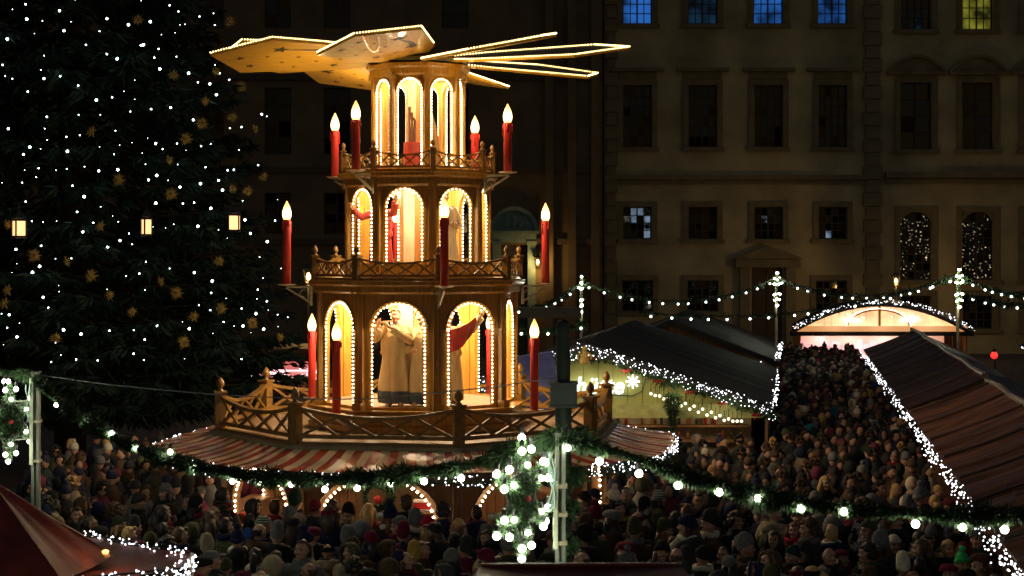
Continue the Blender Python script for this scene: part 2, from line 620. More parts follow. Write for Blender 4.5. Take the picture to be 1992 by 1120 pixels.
for (px, hw, a, c, e, f, nx, nz, glass, pick, arch) in wins:
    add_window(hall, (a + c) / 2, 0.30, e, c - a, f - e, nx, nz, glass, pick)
    s = MB()
    w, m_ = 0.30, (a + c) / 2
    s.box((a - w / 2, -0.06, (e + f) / 2), (w, 0.12, f - e)).box((c + w / 2, -0.06, (e + f) / 2), (w, 0.12, f - e))
    s.box((m_, -0.06, f + w / 2), (c - a + 2 * w, 0.12, w)).box((m_, -0.10, e - .12), (c - a + 2 * w + .2, 0.24, .22))
    if arch:
        rr = (c - a) / 2
        n = 10
        for sgn in (-1, 1):
            pts = [(m_ + sgn * rr * math.cos(k * PI / 2 / n), f - rr + rr * math.sin(k * PI / 2 / n)) for k in range(n + 1)]
            for k in range(n):
                p, q = pts[k], pts[k + 1]
                s.quad((p[0], -0.002, p[1]), (q[0], -0.002, q[1]), (q[0], -0.002, f), (p[0], -0.002, f))
    if f > bz(200) and f < bz(100):
        if px < 1700:
            s.box((m_, -0.02, f + .55), (c - a + .5, 0.14, .40))
            s.box((m_, -0.16, f + .84), (c - a + 1.3, 0.42, .18))
        else:
            n, rr, h0 = 12, (c - a) / 2 + .75, f + .55
            s.box((m_, -0.15, h0 - .06), (2 * rr, 0.40, .15))
            for k in range(n):
                t0, t1 = k / n * 2 - 1, (k + 1) / n * 2 - 1
                z0_, z1_ = h0 + .9 * (1 - t0 * t0), h0 + .9 * (1 - t1 * t1)
                s.quad((m_ + rr * t0, -0.20, h0), (m_ + rr * t1, -0.20, h0), (m_ + rr * t1, -0.20, z1_), (m_ + rr * t0, -0.20, z0_))
                s.beam((m_ + rr * t0, -0.2, z0_), (m_ + rr * t1, -0.2, z1_), .34, .16)
    s.obj('window_surround', TRIM, hall)
b = MB()
b.box((bx(1430), -0.16, bz(345)), (bx(1685) - bx(1175), 0.32, .28)).box((bx(1430), -0.08, bz(354)), (bx(1685) - bx(1175), 0.16, .22))
b.box((bx(1985), -0.20, bz(340)), (bx(2250) - bx(1722), 0.40, .34)).box((bx(1985), -0.10, bz(352)), (bx(2250) - bx(1722), 0.2, .26))
b.obj('string_course', TRIM, hall)
QM = {}
zz = 0.0
k = 0
while zz < bz(-190):
    wq = 1.05 if k % 2 else 0.8
    for xx, ww in ((bx(1697), wq), (bx(1180) + .25, 0.5 if k % 2 else .75)):
        if ww not in QM:
            QM[ww] = MB().box((0, 0, 0), (ww, .22, .70)).mesh('quoin', TRIM)
        link('quoin', QM[ww], hall, (xx, -.11, zz + .38))
    zz += .75
    k += 1
p = MB()
cxp = bx(1492)
for sx in (-1, 1):
    p.box((cxp + sx * 1.28, -0.2, bz(520) / 2), (.55, .4, bz(520)))
p.box((cxp, -0.25, bz(512)), (3.6, .5, .45))
zt = bz(503)
p.add([(cxp - 2.0, -0.5, zt), (cxp + 2.0, -0.5, zt), (cxp, -0.5, zt + .75), (cxp - 2.0, -.05, zt), (cxp + 2.0, -.05, zt), (cxp, -.05, zt + .75)],
      [(0, 1, 2), (5, 4, 3), (0, 3, 4, 1), (1, 4, 5, 2), (2, 5, 3, 0)])
p.obj('portal', TRIM, hall)
dl = MB()
for sx in (-1, 1):
    dl.box((cxp + sx * .43, .28, bz(520) / 2), (.82, .08, bz(520) - .02))
    for j in range(3):
        dl.box((cxp + sx * .43, .23, .7 + j * 1.2), (.6, .04, .95))
dl.obj('door', mat('door_wood', (0.06, 0.04, 0.02), .6), hall)

# the older dark house behind the pyramid
OY = 92.0
SO = F / OY
house = thing('old_house', 'tall dark plastered house with a pale stone portal behind the candle pyramid', 'building', (0, OY, 0))


def ox(px):
    return (px - 996) / SO


def oz(py):
    return CAMH + (HOR - py) / SO


hs = []
ow = []
for px in (150, 280, 410, 540, 655, 885):
    for (yt, yb) in ((-60, 55), (170, 300), (375, 455)):
        hs.append((ox(px - 26), ox(px + 26), oz(yb), oz(yt)))
        ow.append(hs[-1])
hs.append((ox(975), ox(1026), 0.0, oz(476)))
wall_with_holes(ox(-260), ox(1172), 0, oz(-200), hs).obj('wall', OLDWALL, house)
for (a, c, e, f) in ow:
    add_window(house, (a + c) / 2, .3, e, c - a, f - e, 2, 4, PANE)
b = MB()
for py in (150, 330, 470):
    b.box(((ox(-260) + ox(1172)) / 2, -.1, oz(py)), (ox(1172) - ox(-260), .2, .3))
b.obj('string_course', mat('old_trim', (0.11, 0.085, 0.055), .9), house)
b = MB()
for px in (1068, 1112, 1158):
    b.box((ox(px), -.18, oz(-200) / 2), (.45, .36, oz(-200)))
b.obj('corner_pier', OLDWALL, house)
pt = MB()
pc = ox(1000)
for sx in (-1, 1):
    pt.box((pc + sx * .95, -.15, oz(476) / 2), (.42, .3, oz(476)))
    pt.box((pc + sx * .95, -.22, oz(476) + .1), (.55, .44, .2))
pt.box((pc, -.2, oz(470) + .22), (2.4, .4, .55))
pt.box((pc, -.25, oz(452)), (2.7, .5, .16))
n = 16
rr = 1.35
zc = oz(450)
for k in range(n):
    t0, t1 = PI * k / n, PI * (k + 1) / n
    A, B = (pc - rr * math.cos(t0), zc + rr * math.sin(t0)), (pc - rr * math.cos(t1), zc + rr * math.sin(t1))
    A2, B2 = (pc - (rr - .22) * math.cos(t0), zc + (rr - .22) * math.sin(t0)), (pc - (rr - .22) * math.cos(t1), zc + (rr - .22) * math.sin(t1))
    pt.quad((A[0], -.25, A[1]), (A2[0], -.25, A2[1]), (B2[0], -.25, B2[1]), (B[0], -.25, B[1]))
    pt.quad((A[0], -.25, A[1]), (B[0], -.25, B[1]), (B[0], 0, B[1]), (A[0], 0, A[1]))
    pt.quad((A2[0], -.06, A2[1]), (pc, -.06, zc), (pc, -.06, zc), (B2[0], -.06, B2[1]))
    pt.quad((A2[0], -.25, A2[1]), (A2[0], -.06, A2[1]), (B2[0], -.06, B2[1]), (B2[0], -.25, B2[1]))
for sx in (-1, 1):
    pt.beam((pc, -.14, zc + .75), (pc + sx * 1.0, -.14, zc + .2), .1, .1)
    pt.ball((pc + sx * .35, -.14, zc + .45), (.22, .1, .3))
pt.ball((pc, -.16, zc + .55), (.2, .12, .4))
pt.obj('portal', TEAL, house)
d_ = MB()
for sx in (-1, 1):
    d_.box((pc + sx * .36, .28, oz(476) / 2), (.69, .08, oz(476) - .02))
    for j in range(3):
        d_.box((pc + sx * .36, .23, .7 + j * 1.5), (.5, .04, 1.2))
d_.obj('door', mat('dark_door', (0.03, 0.03, 0.028), .5), house)


# wall and street lanterns
def lantern(name, label, base, h, wall, energy, col=(1.0, .55, .16), rad=.10):
    t = thing(name, label, 'street lamp', base)
    if wall:
        b = MB()
        b.tube([(0, .5, h + .55), (0, .3, h + .62), (0, .05, h + .60), (0, 0, h + .46)], .025)
        b.tube([(0, .5, h + .2), (0, .38, h + .35), (0, .2, h + .6)], .02)
        b.obj('wall_arm', BLACK, t)
    else:
        b = MB()
        b.lathe([(.12, 0), (.12, .25), (.07, .35), (.05, 1.2), (.045, h - .1), (.09, h - .06), (.05, h)], 10)
        b.obj('post', BLACK, t)
    c = MB()
    for k in range(4):
        a = PI / 4 + k * PI / 2
        c.beam((.12 * math.sin(a), .12 * math.cos(a), h), (.22 * math.sin(a), .22 * math.cos(a), h + .42), .022, .022)
    c.lathe([(.27, h + .42), (.24, h + .46), (.10, h + .60), (.03, h + .68), (.0, h + .74)], 4, a0=PI / 4)
    c.lathe([(.05, h - .06), (.13, h - .02), (.13, h + .01)], 4, a0=PI / 4)
    c.obj('lantern_cage', BLACK, t)
    gl = MB()
    gl.lathe([(.03, h + .05), (.07, h + .12), (.085, h + .2), (.05, h + .3), (.0, h + .34)], 8)
    gl.obj('bulb', LANTERN, t, smooth=True)
    lamp('lantern_light', (base[0], base[1] - .42, base[2] + h + .05), energy, col, .1)
    return t


v = at(1743, 553, 88)
lantern('street_lamp', 'orange lit street lantern in front of the ochre hall, above the bright arched stall', (v.x, v.y, 0), v.z, False, 150)
v = at(1046, 516, OY - .5)
lantern('wall_lantern', 'amber wall lantern beside the pale stone portal, behind a tall red candle', (v.x, OY - .52, 0), v.z, True, 70)
v = at(600, 548, 60)
lantern('street_lamp', 'amber street lantern just left of the middle storey of the candle pyramid', (v.x, v.y, 0), v.z, False, 90)

# ------------------------------------------------------------------ the candle pyramid
PX, PY = -1.68, 30.5
V0 = R(13.6)                     # direction of one octagon corner, measured from the camera side
FACES = [V0 - R(22.5) + k * PI / 4 for k in range(8)]
CORNERS = [V0 + k * PI / 4 for k in range(8)]
C225 = math.cos(R(22.5))
pyr = thing('christmas_pyramid', 'giant wooden candle pyramid with three lit arcaded storeys, winged rotor and striped awning', 'christmas pyramid', (PX, PY, 0))


def pol(th, r, z=0.0):
    return Vector((r * math.sin(th), -r * math.cos(th), z))


def arch_pts(hw, spring, top, n=14):
    return [(-hw * math.cos(PI * k / n), spring + (top - spring) * math.sin(PI * k / n)) for k in range(n + 1)]


def arch_panel(w, z0, z1, hw, zb, spring, top, y, t):
    """a board panel in the xz plane with an arched opening; front face at -y"""
    b = MB()
    f, k = -y, -y + t
    A = arch_pts(hw, spring, top)

    def both(P):
        b.add([(x, f, z) for x, z in P], [tuple(range(len(P)))])
        b.add([(x, k, z) for x, z in P], [tuple(range(len(P)))[::-1]])
    both([(-w / 2, z0), (-hw, z0), (-hw, spring), (-w / 2, spring)])
    both([(hw, z0), (w / 2, z0), (w / 2, spring), (hw, spring)])
    if zb > z0:
        both([(-hw, z0), (hw, z0), (hw, zb), (-hw, zb)])
        b.quad((-hw, f, zb), (hw, f, zb), (hw, k, zb), (-hw, k, zb))
    n = len(A) - 1
    for i in range(n):
        x0, x1 = -w / 2 + w * i / n, -w / 2 + w * (i + 1) / n
        both([A[i], A[i + 1], (x1, z1), (x0, z1)])
        b.quad((A[i][0], f, A[i][1]), (A[i][0], k, A[i][1]), (A[i + 1][0], k, A[i + 1][1]), (A[i + 1][0], f, A[i + 1][1]))
    both([(-w / 2, spring), A[0], (-w / 2, z1)])
    both([(w / 2, spring), (w / 2, z1), A[-1]])
    for s in (-1, 1):
        b.quad((s * hw, f, zb), (s * hw, k, zb), (s * hw, k, spring), (s * hw, f, spring))
    # raised archivolt and inset border strips
    b.tube([(x * 1.10, f - .006, spring + (z - spring) * 1.08) for x, z in A], .022, 6, cap=False)
    return b


def storey(Rr, z0, z1, hw, zb, spring, top, led=True, post_w=.15, spacing=.066, lr=.0155, back_open=False):
    ap = Rr * C225
    w = 2 * Rr * math.sin(R(22.5))
    pm = arch_panel(w - post_w * .7, z0, z1, hw, zb, spring, top, ap - .03, .07).mesh('wall_panel', WOOD)
    posts = MB()
    posts.box((0, -(Rr - .045), (z0 + z1) / 2), (post_w, .10, z1 - z0))
    posts.box((-post_w * .30, -(Rr + .008), (z0 + z1) / 2), (.022, .03, z1 - z0 - .1))
    posts.box((post_w * .30, -(Rr + .008), (z0 + z1) / 2), (.022, .03, z1 - z0 - .1))
    posts.lathe([(post_w * .25, z0 + .02), (post_w * .25, z1 - .02)], 8, c=(0, -(Rr + .0), 0))
    posts.box((0, -(Rr + .0), z0 + .06), (post_w * 1.2, .14, .12)).box((0, -(Rr + .0), z1 - .05), (post_w * 1.2, .14, .10))
    qm = posts.mesh('corner_post', WOOD)
    pts = []
    zz = zb + .05
    while zz < spring:
        for s in (-1, 1):
            pts.append((s * (hw - .012), -(ap - .02), zz))
        zz += spacing
    A = arch_pts(hw - .012, spring, top - .012, 60)
    acc = spacing
    for i in range(1, len(A)):
        acc += math.dist(A[i], A[i - 1])
        if acc >= spacing:
            pts.append((A[i][0], -(ap - .02), A[i][1]))
            acc = 0
    lm = None
    for th in FACES:
        o = link('wall_panel', pm, pyr, rz=th)
        if led:
            if lm is None:
                lo = leds('arch_lights', pts, lr, LEDWARM, o, .1)
                lm = lo.data
            else:
                lo = stuff(link('arch_lights', lm, o))
    for th in CORNERS:
        link('corner_post', qm, pyr, rz=th)


def octa(name, prof, material, smooth=False):
    b = MB()
    b.lathe(prof, 8, a0=V0)
    return b.obj(name, material, pyr, smooth)


# storeys: radius, bottom, top, half opening, sill, spring, crown
storey(1.80, 3.00, 5.10, .47, 3.05, 4.36, 4.83)
storey(1.30, 5.20, 6.92, .325, 5.50, 6.47, 6.81, post_w=.13)
storey(.83, 7.10, 8.86, .225, 7.20, 8.53, 8.76, post_w=.10, spacing=.055)
octa('plinth', [(1.98, 2.62), (1.98, 2.72), (1.92, 2.76), (1.92, 2.94), (2.0, 2.97), (2.0, 3.0)], WOOD)
octa('storey_floor', [(1.72, 3.0), (1.72, 3.03)], DECK)
octa('cornice', [(1.86, 4.98), (1.90, 5.02), (1.90, 5.10), (1.98, 5.14), (1.98, 5.20), (1.90, 5.22)], WOOD)
octa('storey_floor', [(1.88, 5.215), (1.88, 5.24)], CREAM)
octa('cornice', [(1.34, 6.84), (1.38, 6.88), (1.38, 6.98), (1.47, 7.02), (1.47, 7.08), (1.38, 7.10)], WOOD)
octa('storey_floor', [(1.37, 7.095), (1.37, 7.115)], CREAM)
octa('cornice', [(.85, 8.80), (.89, 8.84), (.89, 8.92), (.95, 8.96), (.95, 9.02), (.6, 9.04)], WOOD)
# inner cores of upright boards, cream and amber
for r_, za, zb_ in ((.44, 3.03, 4.98), (.31, 5.24, 6.84), (.22, 7.115, 8.80)):
    for k in range(8):
        b = MB()
        th = V0 + k * PI / 4
        w = 2 * r_ * math.sin(R(22.5)) * .98
        b.box((0, -r_ * C225, (za + zb_) / 2), (w, .03, zb_ - za))
        b.obj('core_board', CREAM if k % 2 else ORANGE, pyr, rz=th)


# railings
def railing(Rr, z, post_h, post_w, dip, bars, bar_w, fin_r):
    w = 2 * Rr * math.sin(R(22.5)) - post_w
    ap = Rr * C225
    zt, zbm = z + post_h * .86, z + post_h * .18
    n = 12

    def top(x):
        return zt - dip * (1 - (2 * x / w) ** 2)
    rb = MB()
    for i in range(n):
        x0, x1 = -w / 2 + w * i / n, -w / 2 + w * (i + 1) / n
        rb.beam((x0, -ap, top(x0)), (x1, -ap, top(x1)), bar_w * 1.9, bar_w * 1.1)
    rb.box((0, -ap, zbm), (w, bar_w * 1.6, bar_w * 1.3))
    rb.box((0, -ap, z + .01), (w, bar_w * 2.6, .05))
    rm = rb.mesh('railing', WOODH)
    bms = []
    for i in range(bars):
        x0, x1 = -w / 2 + w * i / bars, -w / 2 + w * (i + 1) / bars
        for s in (0, 1):
            a, c = (x0, x1) if s else (x1, x0)
            bb = MB()
            bb.beam((a, -ap + (.006 if s else -.006), zbm), (c, -ap + (.006 if s else -.006), top(c) - bar_w * .3), bar_w * .8, bar_w * .9)
            bms.append(bb.mesh('lattice_bar', WOODH))
    pb = MB()
    pb.box((0, -Rr, z + post_h / 2), (post_w, post_w, post_h))
    pb.box((0, -Rr, z + post_h - .012), (post_w * 1.35, post_w * 1.35, post_w * .22))
    for s in (-1, 1):
        pb.box((s * post_w * .30, -Rr - post_w * .52, z + post_h * .5), (post_w * .10, post_w * .10, post_h * .82))
    pm = pb.mesh('railing_post', WOODH)
    fb = MB()
    f = fin_r
    fb.lathe([(f * .9, 0), (f * .95, f * .25), (f * .45, f * .5), (f * .5, f * .8), (f * .95, f * 1.5), (f * .98, f * 2.1), (f * .7, f * 2.8), (f * .3, f * 3.3), (0, f * 3.5)], 12, c=(0, -Rr, z + post_h))
    fm = fb.mesh('finial', WOODH, True)
    for th in FACES:
        ro = link('railing', rm, pyr, rz=th)
        for m in bms:
            link('lattice_bar', m, ro)
    for th in CORNERS:
        po = link('railing_post', pm, pyr, rz=th)
        link('finial', fm, po)


railing(3.52, 2.60, .66, .17, .15, 4, .052, .072)
railing(1.86, 5.22, .42, .11, .075, 4, .032, .050)
railing(1.36, 7.10, .40, .085, .07, 4, .026, .042)

# deck over the ground floor
octa('deck', [(3.72, 2.46), (3.72, 2.585), (3.60, 2.60)], DECK)
octa('deck_edge_strip', [(3.735, 2.50), (3.755, 2.50), (3.755, 2.55), (3.735, 2.55)], mat('edge_strip', (.22, .24, .12), .5))

# awning of red and cream stripes, one cloth panel per side
for k, th in enumerate(FACES):
    b = MB()
    Ri, Ro = 3.66, 4.78
    n = 20
    rows = 6
    for i in range(n):
        b.cur = i % 2
        for j in range(rows):
            def P(u, vv):
                r = Ri + (Ro - Ri) * vv
                ap = r * C225
                x = (u - .5) * 2 * r * math.sin(R(22.5))
                bulge = .16 * vv * (1 - (2 * u - 1) ** 2)
                z = 2.56 - .22 * vv - .05 * math.sin(PI * vv) - .035 * vv * (1 - (2 * u - 1) ** 2) + .006 * math.sin(u * 40 + k)
                return (x, -ap - bulge, z)
            b.quad(P(i / n, j / rows), P((i + 1) / n, j / rows), P((i + 1) / n, (j + 1) / rows), P(i / n, (j + 1) / rows))
    b.cur = 0
    b.obj('awning_panel', [REDC, CREAMC], pyr, smooth=False, rz=th)

# ground floor: boarded stall with wide arches and a counter
gR = 3.42
ap = gR * C225
w = 2 * gR * math.sin(R(22.5))
gm = arch_panel(w - .12, 1.06, 2.46, .95, 1.10, 1.36, 2.06, ap, .09).mesh('stall_wall_panel', STALLW)
lw = MB()
nb = 14
for i in range(nb):
    x = -w / 2 + .06 + (w - .12) * (i + .5) / nb
    lw.box((x, -ap + .03, .53), ((w - .12) / nb - .012, .05, 1.06))
lm = lw.mesh('counter_front', STALLW)
ct = MB().box((0, -ap - .12, 1.08), (w - .25, .45, .05)).mesh('counter_top', STALLW)
pts = []
A = arch_pts(.93, 1.36, 2.04, 80)
acc = 1
for i in range(1, len(A)):
    acc += math.dist(A[i], A[i - 1])
    if acc > .085:
        pts.append((A[i][0], -(ap + .02), A[i][1]))
        acc = 0
for zz in (1.14, 1.22, 1.30):
    for s in (-1, 1):
        pts.append((s * .93, -(ap + .02), zz))
gl_ = None
for th in FACES:
    o = link('stall_wall_panel', gm, pyr, rz=th)
    link('counter_front', lm, o)
    link('counter_top', ct, o)
    if gl_ is None:
        lo = leds('arch_lights', pts, .024, LEDWARM, o, .1)
        gl_ = lo.data
    else:
        stuff(link('arch_lights', gl_, o))
pm = MB().box((0, -gR, 1.23), (.16, .16, 2.46)).mesh('stall_corner_post', STALLW)
for th in CORNERS:
    link('stall_corner_post', pm, pyr, rz=th)
octa('stall_core', [(1.1, 0), (1.1, 2.46)], mat('stall_core', (.10, .06, .03), .8))

# brackets and candles
shaft = MB()
shaft.lathe([(.072, .03), (.072, 1.14), (.068, 1.16), (.05, 1.165), (.0, 1.17)], 16)
for a, l in ((.4, .16), (1.9, .10), (3.6, .22), (5.2, .13)):
    shaft.tube([(.07 * math.sin(a), -.07 * math.cos(a), 1.14), (.078 * math.sin(a), -.078 * math.cos(a), 1.10), (.077 * math.sin(a), -.077 * math.cos(a), 1.14 - l)], [.018, .016, .02], 6)
shm = {}


def shaft_mesh(h):
    k = round(h, 2)
    if k not in shm:
        s = MB()
        s.v = [(x, y, z if z < .1 else z - 1.17 + h) for x, y, z in shaft.v]
        s.f, s.mi = list(shaft.f), list(shaft.mi)
        shm[k] = s.mesh('candle', CANDLE, True)
    return shm[k]


fl = MB()
fl.lathe([(.052, 0), (.074, .05), (.080, .10), (.073, .16), (.051, .23), (.026, .285), (.008, .325), (0, .335)], 12)
flm = fl.mesh('flame', FLAME, True)


def bracket_mesh(reach, drop):
    b = MB()
    b.lathe([(.05, .0), (.14, .012), (.17, .03), (.165, .035), (.05, .02)], 12)
    b.beam((0, 0, -.02), (0, reach, -.02), .035, .035)
    b.beam((0, -.02, -.03), (0, reach, -drop), .035, .03)
    b.beam((0, reach, 0), (0, reach, -drop - .05), .04, .04)
    for k in range(10):
        t0, t1 = k / 10 * 5.2, (k + 1) / 10 * 5.2
        r0, r1 = .10 - .013 * t0, .10 - .013 * t1
        c = (reach * .68, -.15)
        b.beam((0, c[0] + r0 * math.cos(t0), c[1] + r0 * math.sin(t0)), (0, c[0] + r1 * math.cos(t1), c[1] + r1 * math.sin(t1)), .02, .014)
    return b.mesh('bracket', METAL)


for (Rc, Rin, zb_, h, corner) in ((2.36, 1.98, 5.10, 1.18, (0, 2, 4, 6)), (1.88, 1.46, 7.06, .90, (1, 3, 5, 7)), (2.42, 2.0, 2.95, 1.28, (1, 3, 5, 7))):
    bm_ = bracket_mesh(Rc - Rin + .05, .30)
    for k in corner:
        th = CORNERS[k]
        c = link('candle', shaft_mesh(h), pyr, pol(th, Rc, zb_), th)
        link('bracket', bm_, c)
        link('flame', flm, c, (0, 0, h - .01))

# rotor: hub and eight tilted paddles with a string of lamps round each edge
octa('rotor_hub', [(.92, 9.06), (.92, 9.13), (.70, 9.18), (.16, 9.20), (.12, 9.75), (0, 9.78)], mat('hub_board', (.10, .075, .03), .6))
bl = MB()
outline = [(.55, -.30), (1.2, -.62), (3.05, -.90), (3.85, 0.0), (3.05, .90), (1.2, .62), (.55, .30)]
tk = .045
n = len(outline)
bl.cur = 1
bl.add([(x, y, tk) for x, y in outline], [tuple(range(n))])
bl.cur = 0
bl.add([(x, y, 0) for x, y in outline], [tuple(range(n))[::-1]])
for i in range(n):
    a, c = outline[i], outline[(i + 1) % n]
    bl.quad((a[0], a[1], 0), (c[0], c[1], 0), (c[0], c[1], tk), (a[0], a[1], tk))
blm = bl.mesh('blade', [GOLD, BLADESHADE])
lp = []
for i in range(n - 1):
    a, c = Vector((*outline[i], tk + .014)), Vector((*outline[i + 1], tk + .014))
    m = int((c - a).length / .052)
    for j in range(m):
        lp.append(a.lerp(c, j / m))
rope = None


def star_mesh(r, pts_=5, inner=.42):
    b = MB()
    P = []
    for i in range(2 * pts_):
        a = PI * i / pts_
        q = r if i % 2 == 0 else r * inner
        P.append((q * math.cos(a), q * math.sin(a)))
    m = len(P)
    b.add([(x, y, -.004) for x, y in P] + [(0, 0, -.007)], [(i, m, (i + 1) % m) for i in range(m)])
    b.add([(x, y, 0.001) for x, y in P], [tuple(range(m))])
    return b.mesh('star_motif', DARKW)


s_big, s_mid, s_small = star_mesh(.17), star_mesh(.10), star_mesh(.055)
comet = MB()
comet.add([(0, -.06, -.003), (0, .06, -.003), (.35, .09, -.003), (.7, .05, -.003), (.95, -.02, -.003), (.7, .0, -.003), (.35, .01, -.003)], [(0, 1, 2, 6), (6, 2, 3, 5), (5, 3, 4)])
comm = comet.mesh('comet_tail', DARKW)
for i in range(8):
    th = R([30.5, 75.5, 124, 165.5, 207, 258, 304, 346][i])                    # measured from the right hand side
    e = Vector((math.cos(th), math.sin(th), [-.01, -.01, -.02, .02, -.03, -.01, .005, .03][i]))
    pv = Vector((-math.sin(th), math.cos(th), .215))
    e.normalize()
    pv.normalize()
    nz_ = e.cross(pv)
    M = Matrix((e, pv, nz_)).transposed().to_4x4()
    M.translation = Vector((0, 0, 9.11 + [0, 0, .02, .10, .03, .02, .0, .0][i]))
    o = link('blade', blm, pyr)
    o.matrix_local = M
    if rope is None:
        ro = leds('light_rope', lp, .0165, LEDROPE, o, .1)
        rope = ro.data
    else:
        stuff(link('light_rope', rope, o))
    link('star_motif', s_big, o, (2.75, .42, 0), .3)
    link('star_motif', s_big, o, (1.75, .36, 0), .9)
    link('comet_tail', comm, o, (1.8, .40, 0))
    for (x, y, m) in ((3.3, -.1, s_mid), (3.0, -.5, s_mid), (2.5, -.25, s_small), (2.2, -.5, s_small), (2.3, .05, s_small), (1.9, -.15, s_small), (1.5, -.35, s_mid), (1.5, .0, s_small), (1.2, .2, s_small), (2.85, .02, s_small)):
        link('star_motif', m, o, (x, y, 0), x * 3)
# added unseen point lights inside each storey, standing in for its light strings
for (rr_, z, en, off) in ((1.22, 4.86, 95, 0), (.88, 6.78, 78, 0), (.55, 8.70, 42, 0)):
    for k in range(8):
        if k % 2 == 0 or rr_ > 1:
            p_ = pol(FACES[k], rr_, z)
            lamp('storey_fill_light', p_, en, (1.0, .79, .52), .07, pyr)
for k in range(8):
    lamp('stall_lamp', pol(FACES[k], 2.6, 2.25), 16, (1.0, .66, .36), .08, pyr)
for k in range(4):
    p_ = pol(FACES[2 * k], 1.15, 8.95)
    lamp('rotor_fill_light', pol(FACES[2 * k + 1], 1.95, 8.55), 30, (1.0, .72, .28), .05, pyr)  # added unseen lights that brighten the blade undersides

# ------------------------------------------------------------------ carved figures standing in the storeys
def head_shapes(b, c, s=1.0):
    x, y, z = c
    b.ball((x, y, z), (.078 * s, .095 * s, .112 * s), ICO3)
    b.ball((x, y - .022 * s, z - .062 * s), (.060 * s, .070 * s, .062 * s), ICO2)
    b.tube([(x, y - .085 * s, z + .035 * s), (x, y - .104 * s, z - .012 * s), (x, y - .116 * s, z - .030 * s)], [.012 * s, .016 * s, .018 * s], 8)
    for sx in (-1, 1):
        b.ball((x + sx * .080 * s, y + .01 * s, z - .01 * s), (.014 * s, .026 * s, .034 * s), ICO2)
        b.ball((x + sx * .040 * s, y - .070 * s, z - .025 * s), (.028 * s, .026 * s, .026 * s), ICO2)
    b.ball((x, y - .086 * s, z + .045 * s), (.055 * s, .018 * s, .012 * s), ICO2)
    b.ball((x, y - .088 * s, z - .075 * s), (.026 * s, .014 * s, .012 * s), ICO2)
    b.ball((x, y - .080 * s, z - .102 * s), (.022 * s, .020 * s, .018 * s), ICO2)


def hand_shapes(b, wrist, d, thumb):
    """palm, four unequal bent fingers and a thumb at the end of a forearm"""
    wrist, d = Vector(wrist), Vector(d).normalized()
    th = Vector(thumb).normalized()
    s = d.cross(th).normalized()
    pc = wrist + d * .05
    b.tube([wrist - d * .02, wrist + d * .03, wrist + d * .09], [.026, .036, .034], 8)
    b.tube([wrist + d * .03 + th * .02, wrist + d * .08 + th * .02], [.024, .022], 8)
    for i, l in enumerate((.070, .082, .076, .058)):
        o = wrist + d * .085 + th * (.030 - .020 * i)
        k1 = o + d * l * .45 + s * .004
        k2 = k1 + (d * .8 + s * .6).normalized() * l * .35
        k3 = k2 + (d * .4 + s * .9).normalized() * l * .25
        b.tube([o, k1, k2, k3], [.0095, .009, .008, .0065], 6)
    o = wrist + d * .025 + th * .03
    b.tube([o, o + (d * .6 + th * .8).normalized() * .035, o + (d * .9 + th * .6 + s * .3).normalized() * .068], [.012, .0105, .008], 6)


